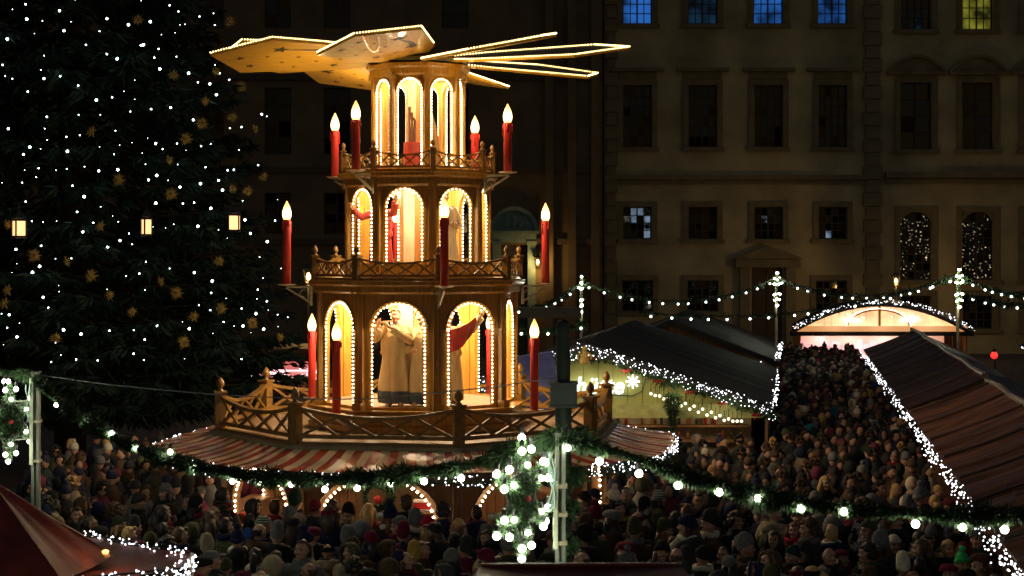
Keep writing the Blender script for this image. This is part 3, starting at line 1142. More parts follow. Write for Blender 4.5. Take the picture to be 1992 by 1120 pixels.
def carved(name, label, th, r, z, rz, hgt, robe, arms, extras, robe_mat, hem=None):
    p_ = pol(th, r, z)
    s = hgt / 1.70
    b = MB()
    head_shapes(b, (0, 0, 1.58))
    b.tube([(0, .01, 1.30), (0, .012, 1.42), (0, 0, 1.52)], [.07, .055, .05], 10)
    b.tube([(0, .02, .80), (0, .02, 1.05), (0, .0, 1.32)], [.15, .13, .15], 12)
    for sx in (-1, 1):
        b.ball((sx * .17, .01, 1.33), (.075, .075, .07), ICO2)
        b.tube([(sx * .09, .02, .86), (sx * .10, 0, .48), (sx * .10, .02, .09)], [.09, .065, .045], 10)
        b.tube([(sx * .10, .05, .05), (sx * .11, -.17, .04)], [.05, .038], 8)
    for sx, el, wr, hd, tb in arms:
        sh = Vector((sx * .19, .01, 1.33))
        b.tube([sh, Vector(el)], [.062, .048], 10)
        b.tube([Vector(el), Vector(wr)], [.048, .03], 10)
        b.ball(el, .049, ICO2)
        hand_shapes(b, wr, hd, tb)
    me = remesh(b, .011, name, [CARVED], 1)
    o = link(name, me, None, Vector((PX, PY, 0)) + p_, rz)
    o.scale = (s, s, s)
    tag(o, label, 'carved figure')
    # robe: lathe with folds
    rb = MB()
    nn, rows = 80, 24
    vs, fs = [], []
    for j in range(rows + 1):
        t = j / rows
        z_ = robe[0] + (1.40 - robe[0]) * t
        base = robe[1] * (1 - t) ** 1.15 + (.155 if t < .9 else .12) * t ** .6 + (.0 if t < .62 else .045)
        base = max(base, .11) if t < .97 else .085
        for k in range(nn):
            a = 2 * PI * k / nn
            f_ = 1 + (.17 * (1 - t) + .03) * math.sin(a * 8 + 1.1 * math.sin(z_ * 3)) + .07 * math.sin(a * 15 + 2 * z_) * (1 - t) - .10 * math.exp(-((z_ - 1.0) / .06) ** 2)
            vs.append((base * f_ * math.sin(a) * 1.12, -base * f_ * math.cos(a) * .9 + .01, z_))
    for j in range(rows):
        for k in range(nn):
            fs.append((j * nn + k, j * nn + (k + 1) % nn, (j + 1) * nn + (k + 1) % nn, (j + 1) * nn + k))
    rb.add(vs, fs)
    rb.obj('robe', robe_mat, o, True)
    if hem:
        h = MB()
        vs2, fs2 = [], []
        for j in range(4):
            for k in range(nn):
                x, y, z_ = vs[j * nn + k]
                vs2.append((x * 1.03, y * 1.03 - .0003, z_ - .10 + .02 * j))
        for j in range(3):
            for k in range(nn):
                fs2.append((j * nn + k, j * nn + (k + 1) % nn, (j + 1) * nn + (k + 1) % nn, (j + 1) * nn + k))
        h.add(vs2, fs2)
        h.obj('robe_hem', hem, o, True)
    for sx, el, wr, hd, tb in arms:
        sl = MB()
        sh = Vector((sx * .18, .01, 1.35))
        el, wr = Vector(el), Vector(wr)
        sl.tube([sh, sh.lerp(el, .6), el, el.lerp(wr, .5), el.lerp(wr, .9)], [.085, .08, .078, .075, .085], 12)
        sl.obj('sleeve', robe_mat, o, True)
    hr = MB()
    v, f = ICO3
    keep = [i for i, p in enumerate(v) if not (p[1] < -.15 and p[2] < .55)]
    hr.ball((0, .012, 1.600), (.093, .112, .118), ICO3)
    ks = set(keep)
    hr.f = [q for q in hr.f if all(i in ks for i in q)]
    hr.mi = [0] * len(hr.f)
    hr.obj('hair', CARVEDBRN, o, True)
    extras(o)
    return o


def ex_flute(o):
    b = MB()
    b.tube([(-.02, -.13, 1.49), (-.42, -.30, 1.47)], .016, 8)
    b.obj('flute', CARVEDBRN, o)
    b = MB()
    b.tube([(-.02, -.16, 1.02), (.0, -.17, .99), (.02, -.16, 1.02)], .012, 6)
    b.tube([(.16 * math.sin(t * PI / 8), -.15 * math.cos(t * PI / 8) + .01, 1.0) for t in range(17)], .012, 6, cap=False)
    b.obj('rope_belt', CARVEDBRN, o)
    b = MB()
    b.ball((0, -.075, 1.485), (.048, .034, .062), ICO2)
    b.ball((0, -.098, 1.528), (.030, .014, .010), ICO1)
    b.obj('beard', CARVEDBRN, o, True)


def ex_wings(o):
    for sx in (-1, 1):
        w = MB()
        for k in range(9):
            a = R(62 - 15 * k)
            L = .52 - .02 * k
            base = Vector((sx * .10, .12 + .004 * k, 1.28 - .012 * k))
            tip = base + Vector((sx * math.cos(a) * L, .05, math.sin(a) * L))
            d = (tip - base).normalized()
            s_ = d.cross(Vector((0, 1, 0))) * .042
            w.add([base + Vector((0, -.012, 0)) - s_ * .5, base.lerp(tip, .6) - s_ + Vector((0, -.012, 0)), tip, base.lerp(tip, .6) + s_ + Vector((0, -.012, 0)), base + s_ * .5 + Vector((0, -.012, 0)), base.lerp(tip, .5) + Vector((0, .02, 0))],
                  [(0, 1, 2, 3, 4), (1, 0, 5), (2, 1, 5), (3, 2, 5), (4, 3, 5), (0, 4, 5)])
        w.obj('wing', CREAM, o)


def ex_red(o):
    d = MB()
    n_, m_ = 18, 6
    vs, fs = [], []
    for i in range(n_ + 1):
        t = i / n_
        for j in range(m_ + 1):
            u = j / m_
            vs.append((-.52 + 1.0 * t, -.22 - .10 * math.sin(PI * t) + .02 * math.sin(t * 30 + u * 4), 1.38 + .22 * t - .16 * 4 * t * (1 - t) * .8 - .26 * u * (.5 + 1.0 * math.sin(PI * t))))
    for i in range(n_):
        for j in range(m_):
            a = i * (m_ + 1) + j
            fs.append((a, a + 1, a + m_ + 2, a + m_ + 1))
    d.add(vs, fs)
    d.obj('red_drape', CARVEDRED, o, True)


def none(o):
    pass


fz = 3.03
arms_flute = [(-1, (-.34, -.10, 1.18), (-.26, -.26, 1.42), (.2, -.3, .5), (1, 0, 0)), (1, (.30, -.12, 1.15), (-.04, -.28, 1.40), (-.7, -.2, .4), (0, 0, 1))]
arms_down = [(-1, (-.30, .0, 1.05), (-.18, -.20, .98), (.8, -.4, .1), (0, 0, 1)), (1, (.32, .0, 1.05), (.16, -.22, 1.02), (-.8, -.3, .2), (0, 0, 1))]
arms_wide = [(-1, (-.40, -.12, 1.26), (-.55, -.25, 1.42), (-.3, -.3, .8), (1, 0, 0)), (1, (.40, -.12, 1.34), (.52, -.24, 1.58), (.3, -.3, .8), (-1, 0, 0))]
carved('carved_figure', 'life-size carved flute player in a belted cream robe, lowest storey of the pyramid', FACES[0] - .14, 1.16, fz, -.15, 1.68, (.16, .225), arms_flute, ex_flute, ROBE, CARVEDBLUE)
carved('carved_figure', 'carved angel with fanned cream wings beside the flute player', FACES[0] + .24, 1.10, fz, .05, 1.66, (.14, .20), arms_down, ex_wings, ROBE, CARVEDBLUE)
carved('carved_figure', 'carved figure holding up a long red drape in the right lowest arch', FACES[1] - .12, 1.18, fz, .42, 1.68, (.10, .20), arms_wide, ex_red, ROBE)
carved('carved_figure', 'white robed carved figure in the right arch of the middle storey', FACES[1] + .02, .82, 5.24, .5, 1.55, (.06, .22), arms_down, none, CREAM)
carved('carved_figure', 'carved figure in a red robe in the left arch of the middle storey', FACES[7] + .05, .82, 5.24, -.5, 1.45, (.06, .20), arms_wide, none, CARVEDRED)
# top storey: red box drum with an angel's trumpet on it and a carved wing
t = thing('red_drum', 'bright red carved drum in the middle arch of the top storey', 'drum', Vector((PX, PY, 7.12)) + pol(FACES[0], .50))
b = MB()
b.lathe([(.155, 0), (.16, .02), (.16, .50), (.155, .52), (0, .52)], 12)
b.obj('drum_body', CARVEDRED, t)
b = MB()
for k in range(3):
    b.tube([(.04 * k - .05, 0, .52), (.05 * k - .06, .01, .9), (.03 * k - .05, .0, 1.15 - .1 * k)], [.028, .02, .03], 8)
b.obj('carved_sticks', CARVEDBRN, t)
w = MB()
P = [(0, 0, 1.05), (-.04, -.02, .95), (.05, -.02, .7), (.09, -.01, .35), (.08, 0, 0), (.2, 0, 0), (.19, 0, .4), (.13, 0, .75), (.05, 0, 1.0)]
w.add(P + [(x, y + .07, z) for x, y, z in P], [tuple(range(9)), tuple(range(9, 18))[::-1]] + [(i, i + 9, (i + 1) % 9 + 9, (i + 1) % 9) for i in range(9)])
o = w.obj('carved_wing', mat('carved_wing', (.34, .17, .06), .5), None, True, Vector((PX, PY, 7.12)) + pol(FACES[1] - .18, .55), .5)
tag(o, 'curved brown carved wing in the right arch of the top storey', 'carved wing')
t = thing('carved_basket', 'low brown carved basket at the feet of the angel in the lowest storey', 'basket', Vector((PX, PY, fz)) + pol(FACES[0] + .40, 1.36))
b = MB()
b.lathe([(.14, 0), (.19, .1), (.21, .2), (.19, .22), (.15, .12)], 14)
b.obj('basket_body', CARVEDBRN, t, True)
b = MB()
for k in range(6):
    b.ball((.09 * math.cos(k), .09 * math.sin(k), .2), .07, ICO2)
b.obj('carved_fruit', ORANGE, t, True)

# ------------------------------------------------------------------ the Christmas tree
TY, TX = 43.0, -11.2
ST = F / TY
tree = thing('christmas_tree', 'huge dark Christmas tree covered in white bulbs, left of the candle pyramid', 'tree', (TX, TY, 0))
b = MB()
b.tube([(0, 0, 0), (0, 0, 10), (0, 0, 29.5)], [.42, .3, .03], 12)
b.obj('trunk', BARK, tree)


def tree_r(z):
    return max(0.05, 6.0 * (1 - (z - 1.5) / 28.5)) if z > 2.4 else 5.2


rg = np.random.default_rng(5)
NB = 1500
zs = 2.2 + 27.0 * (rg.random(NB) ** 1.35)
V, Fc = [], []
nodes = []
tw = MB()
for i in range(NB):
    z = zs[i]
    a = rg.random() * 2 * PI
    rr = tree_r(z) * (.80 + .24 * rg.random())
    p0 = np.array([0, 0, z + rr * .18])
    p1 = np.array([rr * math.cos(a), rr * math.sin(a), z - rr * .06])
    if i % 3 == 0:
        tw.tube([p0, p0 * .4 + p1 * .6 - np.array([0, 0, .12 * rr]), p1], [.05, .03, .008], 4)
    L = rr
    nsp = 130 if p1[1] < 1.5 else 40
    t = .25 + .78 * rg.random(nsp) ** .6
    t = np.clip(t, 0, 1.0)
    base = p0[None] * (1 - t)[:, None] + p1[None] * t[:, None]
    base[:, 2] -= .14 * rr * np.sin(PI * t)
    dr = (p1 - p0) / (np.linalg.norm(p1 - p0) + 1e-6)
    side = np.array([-math.sin(a), math.cos(a), 0])
    sg = rg.choice([-1, 1], nsp)
    spread = (.55 - .30 * t) * rr * .22
    o2 = base + side[None] * (sg * spread * rg.random(nsp))[:, None]
    dv = dr[None] * .7 + side[None] * (sg * .7)[:, None] + rg.normal(size=(nsp, 3)) * .35 + np.array([0, 0, -.25])
    dv /= np.linalg.norm(dv, axis=1)[:, None]
    ln = .22 + .24 * rg.random(nsp)
    tip = o2 + dv * ln[:, None]
    sd = np.cross(dv, rg.normal(size=(nsp, 3)))
    sd /= np.linalg.norm(sd, axis=1)[:, None]
    mid = (o2 + tip) / 2
    V.append(np.stack([o2, mid + sd * .035, tip, mid - sd * .035], 1).reshape(-1, 3))
    nodes.append(p1)
V = np.concatenate(V)
me = bpy.data.meshes.new('crown')
me.from_pydata(V.tolist(), [], np.arange(len(V)).reshape(-1, 4).tolist())
me.materials.append(FIRD)
link('crown', me, tree)
tw.obj('bough', BARK, tree)

# white bulbs strung over the tree
bulb_m = MB().ball((0, 0, 0), .030, ICO1).mesh('bulb', TREEB, True)
strg = thing('tree_light_string', 'string of white bulbs wound over the dark Christmas tree', 'string lights', (TX, TY, 0))
seeds = [(24, 18), (52, 37), (50, 8), (67, 65), (138, 42), (208, 36), (250, 48), (279, 87), (347, 22), (350, 48), (360, 47), (388, 32), (418, 48), (314, 67), (167, 87), (228, 114), (274, 88), (5, 126), (10, 148), (24, 153), (54, 178), (117, 148), (152, 166), (262, 156), (208, 105), (367, 142), (385, 160), (408, 163), (446, 155), (421, 184), (300, 112), (343, 110), (16, 250), (153, 223), (195, 223), (91, 227), (218, 189), (262, 193), (294, 212), (332, 209), (376, 233), (447, 249), (470, 247), (509, 222), (519, 226), (87, 250), (92, 272), (79, 289), (58, 286), (129, 266), (233, 282), (222, 300), (257, 277), (283, 319), (391, 284), (362, 292), (303, 279), (48, 331), (75, 327), (109, 331), (141, 361), (4, 355), (50, 392), (110, 430), (150, 412), (196, 402), (219, 420), (230, 431), (162, 451), (161, 451), (251, 454), (257, 475), (303, 395), (356, 396), (390, 357), (425, 351), (443, 331), (455, 330), (502, 321), (338, 436), (385, 440), (410, 405), (425, 447), (442, 463), (487, 454), (535, 429), (540, 388), (31, 485), (108, 503), (77, 518), (23, 530), (80, 478), (114, 555), (115, 567), (84, 578), (18, 612), (3, 610), (284, 509), (330, 522), (378, 530), (282, 564), (213, 643), (260, 642), (306, 634), (33, 655), (148, 699), (190, 701), (355, 626), (368, 639), (409, 603), (440, 580), (435, 626), (512, 541), (547, 522), (488, 647), (513, 640), (541, 635), (498, 610), (522, 603), (519, 586), (500, 581), (540, 612), (560, 617), (260, 688), (280, 700), (62, 430), (229, 330), (345, 320), (520, 470), (505, 500), (470, 600)]
cand = []
for (px, py) in seeds:
    cand.append((px, py))
tries = 0
while len(cand) < 215 and tries < 6000:
    tries += 1
    px, py = rnd.uniform(-30, 565), rnd.uniform(-10, 705)
    if px > 430 + py * .22 - 20:
        continue
    if min((px - q[0]) ** 2 + (py - q[1]) ** 2 for q in cand) < 17 ** 2:
        continue
    cand.append((px, py))
for (px, py) in cand:
    # walk the sight line until it meets the surface of the crown
    d = at(px, py, 1.0) - Vector((0, 0, CAMH))
    Y = TY - 6.5
    hit = None
    while Y < TY:
        P = Vector((0, 0, CAMH)) + d * Y
        if math.hypot(P.x - TX, P.y - TY) < tree_r(P.z) * 1.03:
            hit = P
            break
        Y += .05
    if hit is None:
        P = Vector((0, 0, CAMH)) + d * TY
        rr = math.hypot(P.x - TX, 0)
        if rr > tree_r(P.z) * 1.25:
            continue
        hit = P
    o = link('bulb', bulb_m, strg, hit - Vector((TX, TY, 0)))
    sc = rnd.choice((.2, .26, .35, .45, .55, .65, .9, 1.05))
    o.scale = (sc, sc, sc)


# straw stars
def straw_star(n, r, seed):
    b = MB()
    rg_ = random.Random(seed)
    for k in range(n):
        a = 2 * PI * k / n
        el = rg_.uniform(-.5, .5)
        d = Vector((math.cos(a) * math.cos(el), math.sin(el), math.sin(a) * math.cos(el)))
        q = r * rg_.uniform(.8, 1.05)
        b.tube([d * .02, d * q * .5, d * q], [.022, .016, .004], 5)
    for k in range(n // 2):
        a = 2 * PI * (k + .5) / (n // 2)
        d = Vector((math.cos(a) * .4, -1, math.sin(a) * .4)).normalized()
        b.tube([d * .02, d * r * .8], [.02, .004], 5)
    b.ball((0, 0, 0), .05, ICO1)
    return b.mesh('straw_star', STRAW)


smesh = [straw_star(14, .15, 1), straw_star(18, .17, 2), straw_star(11, .13, 3)]
stars = [(447, 42), (268, 38), (420, 138), (338, 146), (469, 168), (400, 196), (393, 240), (452, 228), (497, 250), (178, 256), (362, 270), (513, 344), (230, 350), (330, 311), (333, 377), (453, 367), (482, 371), (14, 436), (196, 440), (66, 497), (131, 508), (177, 536), (15, 565), (9, 590), (8, 592), (426, 508), (257, 606), (213, 573), (313, 547), (343, 570), (108, 658), (377, 616), (430, 600), (358, 665), (491, 628), (545, 655), ]
stars = [s for i, s in enumerate(stars) if all(math.dist(s, q) > 14 for q in stars[:i])]
stars.sort(key=lambda s: s[1])
bands = [(-1, 110, 'at the far left of'), (110, 230, 'left of centre on'), (230, 345, 'in the middle of'), (345, 440, 'right of centre on'), (440, 700, 'at the right edge of')]
ordn = ['topmost', 'second', 'third', 'fourth', 'fifth', 'sixth', 'seventh', 'eighth', 'ninth', 'tenth', 'eleventh', 'twelfth', 'thirteenth']
cnt = {}
for i, (px, py) in enumerate(stars):
    d = at(px, py, 1.0) - Vector((0, 0, CAMH))
    hit = None
    Y = TY - 6.5
    while Y < TY:
        P = Vector((0, 0, CAMH)) + d * Y
        if math.hypot(P.x - TX, P.y - TY) < tree_r(P.z) * 1.08:
            hit = P
            break
        Y += .05
    if hit is None:
        hit = Vector((0, 0, CAMH)) + d * TY
    bn = next(t_[2] for t_ in bands if t_[0] < px <= t_[1])
    k = cnt.get(bn, 0)
    cnt[bn] = k + 1
    o = link('straw_star', smesh[i % 3], None, hit, rnd.uniform(-.6, .6))
    tag(o, f"{ordn[k]} from the top of the gold straw stars {bn} the tree", 'straw star', 'straw stars on the Christmas tree')
# lanterns in the tree
for (px, py, nl, lab) in ((37, 443, 2, 'lit amber lantern showing two panes at the far left of the tree'), (285, 440, 2, 'narrow lit lantern in the middle of the Christmas tree'), (456, 432, 1, 'brightest square lit lantern towards the right side of the Christmas tree')):
    d = at(px, py, 1.0) - Vector((0, 0, CAMH))
    Y = TY - 6.5
    while Y < TY:
        P = Vector((0, 0, CAMH)) + d * Y
        if math.hypot(P.x - TX, P.y - TY) < tree_r(P.z) * 1.12:
            break
        Y += .05
    t = thing('tree_lantern', lab, 'lantern', P, 0 if nl == 1 else R(38), 'lanterns in the Christmas tree')
    hw = .115 if px != 285 else .09
    b = MB()
    for sx in (-1, 1):
        for sy in (-1, 1):
            b.box((sx * hw, sy * hw, 0), (.03, .03, .36))
    b.lathe([(hw * 1.7, .21), (hw * 1.0, .30), (0, .40)], 4, a0=PI / 4)
    b.box((0, 0, -.22), (hw * 2.2, hw * 2.2, .03))
    b.tube([(0, 0, .4), (0, 0, .55)], .008, 5)
    b.obj('lantern_frame', BLACK, t)
    for k in range(4):
        q = MB()
        q.box((0, -hw + .01, -.01), (hw * 2 - .05, .01, .32))
        q.obj('lantern_pane', glow('tree_lantern_pane', (1.0, .50, .20), 1.3, 'AUTO'), t, rz=k * PI / 2)

# ------------------------------------------------------------------ poles, garlands of fir and globe bulbs
globe_m = MB().ball((0, 0, 0), .034, ICO2).mesh('bulb', GLOBE, True)
sock_m = MB().lathe([(.016, .035), (.022, .05), (.022, .10), (.01, .11)], 8).mesh('socket', BLACK)


def globe(parent, loc, s=1.0):
    o = link('bulb', globe_m, parent, loc)
    o.scale = (s, s, s)
    link('socket', sock_m, o)
    return o


def garland(label, path, rad, nper, bulbs, seed, gs=1.0, fir=True):
    t = thing('fir_garland', label, 'garland', path[0])
    o0 = Vector(path[0])
    rel = [Vector(p) - o0 for p in path]
    w = MB()
    w.tube(rel, .012, 5)
    w.obj('wire', BLACK, t)
    if fir:
        L = sum((rel[i + 1] - rel[i]).length for i in range(len(rel) - 1))
        needles(rel, rad, int(L * nper * 1.9), rad * .72, .0055, FIR, 'fir_twigs', t, .55, seed)
    for p in bulbs:
        globe(t, Vector(p) - o0, gs)
    return t


LPY, RPY = 23.9, 15.4
lt, rt = at(68, 730, LPY), at(1086, 848, RPY)


def ydepth(px):
    # depth of the left-hand garland where the photograph shows column px
    u = (px - 996) / F
    dx, dy = rt.x - lt.x, rt.y - lt.y
    s = (u * lt.y - lt.x) / (dx - u * dy)
    return lt.y + s * dy


path = [at(px, py, ydepth(px)) for px, py in ((70, 732), (100, 765), (130, 793), (165, 815), (205, 840), (260, 868), (310, 884), (360, 899), (410, 911), (470, 921), (560, 929), (640, 930), (720, 926), (790, 920), (850, 913), (910, 902), (960, 889), (1005, 874), (1045, 860), (1084, 848))]
bl_ = [at(px, py, ydepth(px) - .02) for px, py in ((110, 787), (167, 823), (217, 843), (265, 872), (331, 879), (379, 910), (452, 936), (505, 938), (567, 942), (632, 952), (695, 949), (761, 940), (825, 936), (897, 930))]
garland('long sagging fir garland with globe bulbs between the two metal poles, before the striped awning', path, .135, 1500, bl_, 3)
ry = lambda px: RPY - (px - 1086) / 906 * 1.2
path = [at(px, py, ry(px)) for px, py in ((1088, 848), (1130, 858), (1180, 872), (1240, 890), (1300, 910), (1360, 931), (1430, 951), (1500, 966), (1580, 979), (1660, 988), (1750, 995), (1850, 999), (1950, 1000), (2060, 996), (2200, 985), (2350, 960))]
bl_ = [at(px, py, ry(px) - .02) for px, py in ((1104, 870), (1166, 897), (1243, 921), (1319, 944), (1399, 957), (1475, 969), (1558, 989), (1642, 995), (1781, 1019), (1872, 1025), (1954, 1030))]
garland('fir garland with globe bulbs running right from the near pole across the crowd', path, .125, 1700, bl_, 4)
path = [at(px, py, 23.9 + (70 - px) * .008) for px, py in ((66, 732), (30, 725), (-20, 722), (-80, 735), (-160, 760))]
garland('short end of fir garland at the top of the left metal pole', path, .12, 1400, [at(8, 742, 24.4)], 6)


def pole(label, base_px, Y, ztop, wide, sl0, sl1, off):
    p_ = at(base_px, 600, Y)
    t = thing('metal_pole', label, 'pole', (p_.x, Y, 0))
    b = MB()
    for sx in (-1, 1):
        b.box((sx * wide * .30, 0, ztop / 2), (wide * .34, wide * .8, ztop))
    b.box((0, .012, ztop / 2), (wide * .4, wide * .5, ztop))
    b.box((0, 0, ztop + .01), (wide, wide, .03))
    b.obj('post', ALU, t)
    s = MB()
    s.box((off, -wide * .25, (sl0 + sl1) / 2), (wide * .42, wide * .7, sl1 - sl0))
    s.obj('sleeve_bar', mat('pale_bar', (.42, .45, .34), .4, .2), t)
    cm_ = MB().box((0, 0, 0), (wide * 1.25, wide * 1.1, .035)).mesh('clamp', METAL)
    for z in (sl0 + .05, (sl0 + sl1) / 2, sl1 - .05):
        link('clamp', cm_, t, (0, 0, z))
    cb = MB()
    for k in range(4):
        a = rnd.uniform(0, 6)
        cb.tube([(-wide * .8 + .03 * math.sin(a + j), -wide * .6 + .02 * math.cos(a * 2 + j), ztop - .15 - j * .09) for j in range(7)], .008, 5)
    cb.obj('cable_loop', mat('pale_cable', (.35, .5, .45), .5), t)
    return t


pole('square metal pole at the far left with a fir star on its side', 70, LPY, at(0, 726, LPY).z, .115, at(0, 903, LPY).z, at(0, 735, LPY).z, -.05)
pole('near metal pole with a bright pale bar, right of the hanging fir star', 1090, RPY, at(0, 846, RPY).z, .098, at(0, 1066, RPY).z, at(0, 934, RPY).z, -.045)


def fir_star(label, c, turn, r, bulbs_ab, seed, px_scale):
    t = thing('fir_star', label, 'star decoration', c, turn)
    core = MB()
    pts = []
    for k in range(6):
        a = PI / 2 + k * PI / 3
        pts.append(Vector((r * math.cos(a), 0, r * math.sin(a))))
    for k in range(6):
        core.tube([(0, 0, 0), pts[k] * .93], .012, 5)
    for tri in ((0, 2, 4), (1, 3, 5)):
        for i in range(3):
            core.beam(pts[tri[i]] * .8, pts[tri[(i + 1) % 3]] * .8, .014, .014)
    core.obj('star_frame', BLACK, t)
    for k in range(6):
        needles([Vector((0, 0, 0)), pts[k] * .55, pts[k] * .92], .085, 900, .09, .0055, FIR, 'fir_arm', t, .15, seed + k)
    for k in range(6):
        p_ = pts[k]
        s_ = Vector((-p_.z, 0, p_.x)) * .17
        globe(t, p_)
        globe(t, p_ * .80 + s_ + Vector((0, -.05, 0)))
        globe(t, p_ * .80 - s_ + Vector((0, -.05, 0)))
        globe(t, p_ * .56 + Vector((0, -.06, 0)), .8)
    h = MB()
    h.ball((0, -.06, 0), (.035, .03, .035), ICO2)
    h.obj('star_knob', REDP, t)
    return t


fir_star('fir covered star with round bulbs hanging beside the near pole', at(1015, 969, 15.15), R(62), .54, None, 40, 0)
fs = fir_star('fir covered star with round bulbs on the far left pole', at(16, 820, 23.7), R(58), .56, None, 60, 0)
for z in (-.25, .28):
    a_ = MB().tube([(0, .05, z), (.36 * math.cos(R(58)), .1 - .36 * math.sin(R(58)), z)], .014, 6).obj('holding_arm', ALU, fs)
# thin cable between the left pole and the dark green post
pts = [at(px, py, 23.9 - (px - 75) / 1020 * 6.5) for px, py in ((75, 729), (180, 744), (300, 757), (430, 768), (600, 776), (720, 776), (860, 763), (980, 750), (1095, 732))]
o = MB().tube(pts, .007, 5).obj('steel_cable', WIRE)
tag(o, 'thin grey cable sagging from the far left pole past the pyramid', 'cable')
# dark green post with junction box
gp = at(1096, 600, 17.2)
t = thing('green_lamp_post', 'thick dark green post with a square box halfway up, behind the near metal pole', 'post', (gp.x, 17.2, 0))
b = MB()
b.lathe([(.12, 0), (.12, .6), (.085, .7), (.085, 4.35), (.07, 4.4), (.07, 4.95), (.05, 5.0), (0, 5.02)], 16)
b.obj('post', GREENP, t, True)
b = MB()
b.box((0, 0, 4.26), (.27, .26, .21)).box((0, 0, 4.375), (.30, .29, .02)).box((0, 0, 4.145), (.30, .29, .02))
b.obj('junction_box', GREENP, t)
b = MB()
b.box((-.13, 0, 5.08), (.62, .08, .09)).box((-.13, 0, 5.13), (.66, .12, .015))
b.obj('cross_board', mat('shade_brown', (.045, .026, .012), .6), t)
b = MB()
for k in range(5):
    a = k * 1.3
    needles([Vector((0.1, -.1, 3.9 - .35 * k)), Vector((.1 + .14 * math.cos(a), -.12, 3.75 - .35 * k))], .12, 220, .13, .02, FIR, 'fir_sprig', t, .3, 80 + k)

# ------------------------------------------------------------------ market stalls
U = Vector((.1632, .9866, 0))          # direction of the alley
N = Vector((.9866, -.1632, 0))         # across it, to the right
E0 = Vector((4.98, 16.5, 0))           # the right-hand eave where it enters the picture


def band(p, q, n, drop, spread, rg_, up=0.03):
    """lamp places along an edge, hanging as a loose curtain"""
    p, q = Vector(p), Vector(q)
    out = []
    for _ in range(n):
        t = rg_.random()
        v_ = p.lerp(q, t)
        wob = .5 + .5 * math.sin(t * 37) * math.sin(t * 11 + 1)
        out.append(v_ + Vector((rg_.uniform(-spread, spread), rg_.uniform(-spread, spread), up - drop * rg_.random() * (.55 + .45 * wob))))
    return out


def light_curtain(label, segs, per_m, drop, spread, r, seed, fir=True, material=None):
    o0 = Vector(segs[0][0])
    t = thing('light_curtain', label, 'fairy lights', o0)
    rg_ = random.Random(seed)
    pts = []
    w = MB()
    for p, q in segs:
        p, q = Vector(p) - o0, Vector(q) - o0
        pts += band(p, q, int((q - p).length * per_m), drop, spread, rg_)
        w.tube([p, q], .01, 4)
    w.obj('wire', BLACK, t)
    leds('bulbs', pts, r, material or LEDW, t, .35)
    return t


WAVE = .022


def sheet_roof(a, b_, c, d, ribs, amp, thick=.05, sagv=0.0):
    """ribbed roof sheet: a-b eave edge, d-c ridge edge (a below d)"""
    a, b_, c, d = map(Vector, (a, b_, c, d))
    m = MB()
    n = ribs * 2
    rows = 8
    nrm = (b_ - a).cross(d - a).normalized()
    if nrm.z < 0:
        nrm = -nrm
    vs, fs = [], []
    for i in range(n + 1):
        u = i / n
        for j in range(rows + 1):
            v_ = j / rows
            p = a.lerp(b_, u).lerp(d.lerp(c, u), v_)
            h = amp * (1 if i % 2 else -1) * (0.6 + .4 * math.sin(i * 12.9)) + WAVE * (math.sin(u * 31 + v_ * 3) * math.sin(u * 17 + 1) + .6 * math.sin(u * 57 + v_ * 5)) * (.4 + v_ * .6) - sagv * math.sin(PI * v_) * (1 + .4 * math.sin(u * 9))
            vs.append(p + nrm * h)
    for i in range(n):
        for j in range(rows):
            k = i * (rows + 1) + j
            fs.append((k, k + rows + 1, k + rows + 2, k + 1))
    m.add(vs, fs)
    m.add([v_ - nrm * thick for v_ in vs], [f[::-1] for f in fs])
    return m


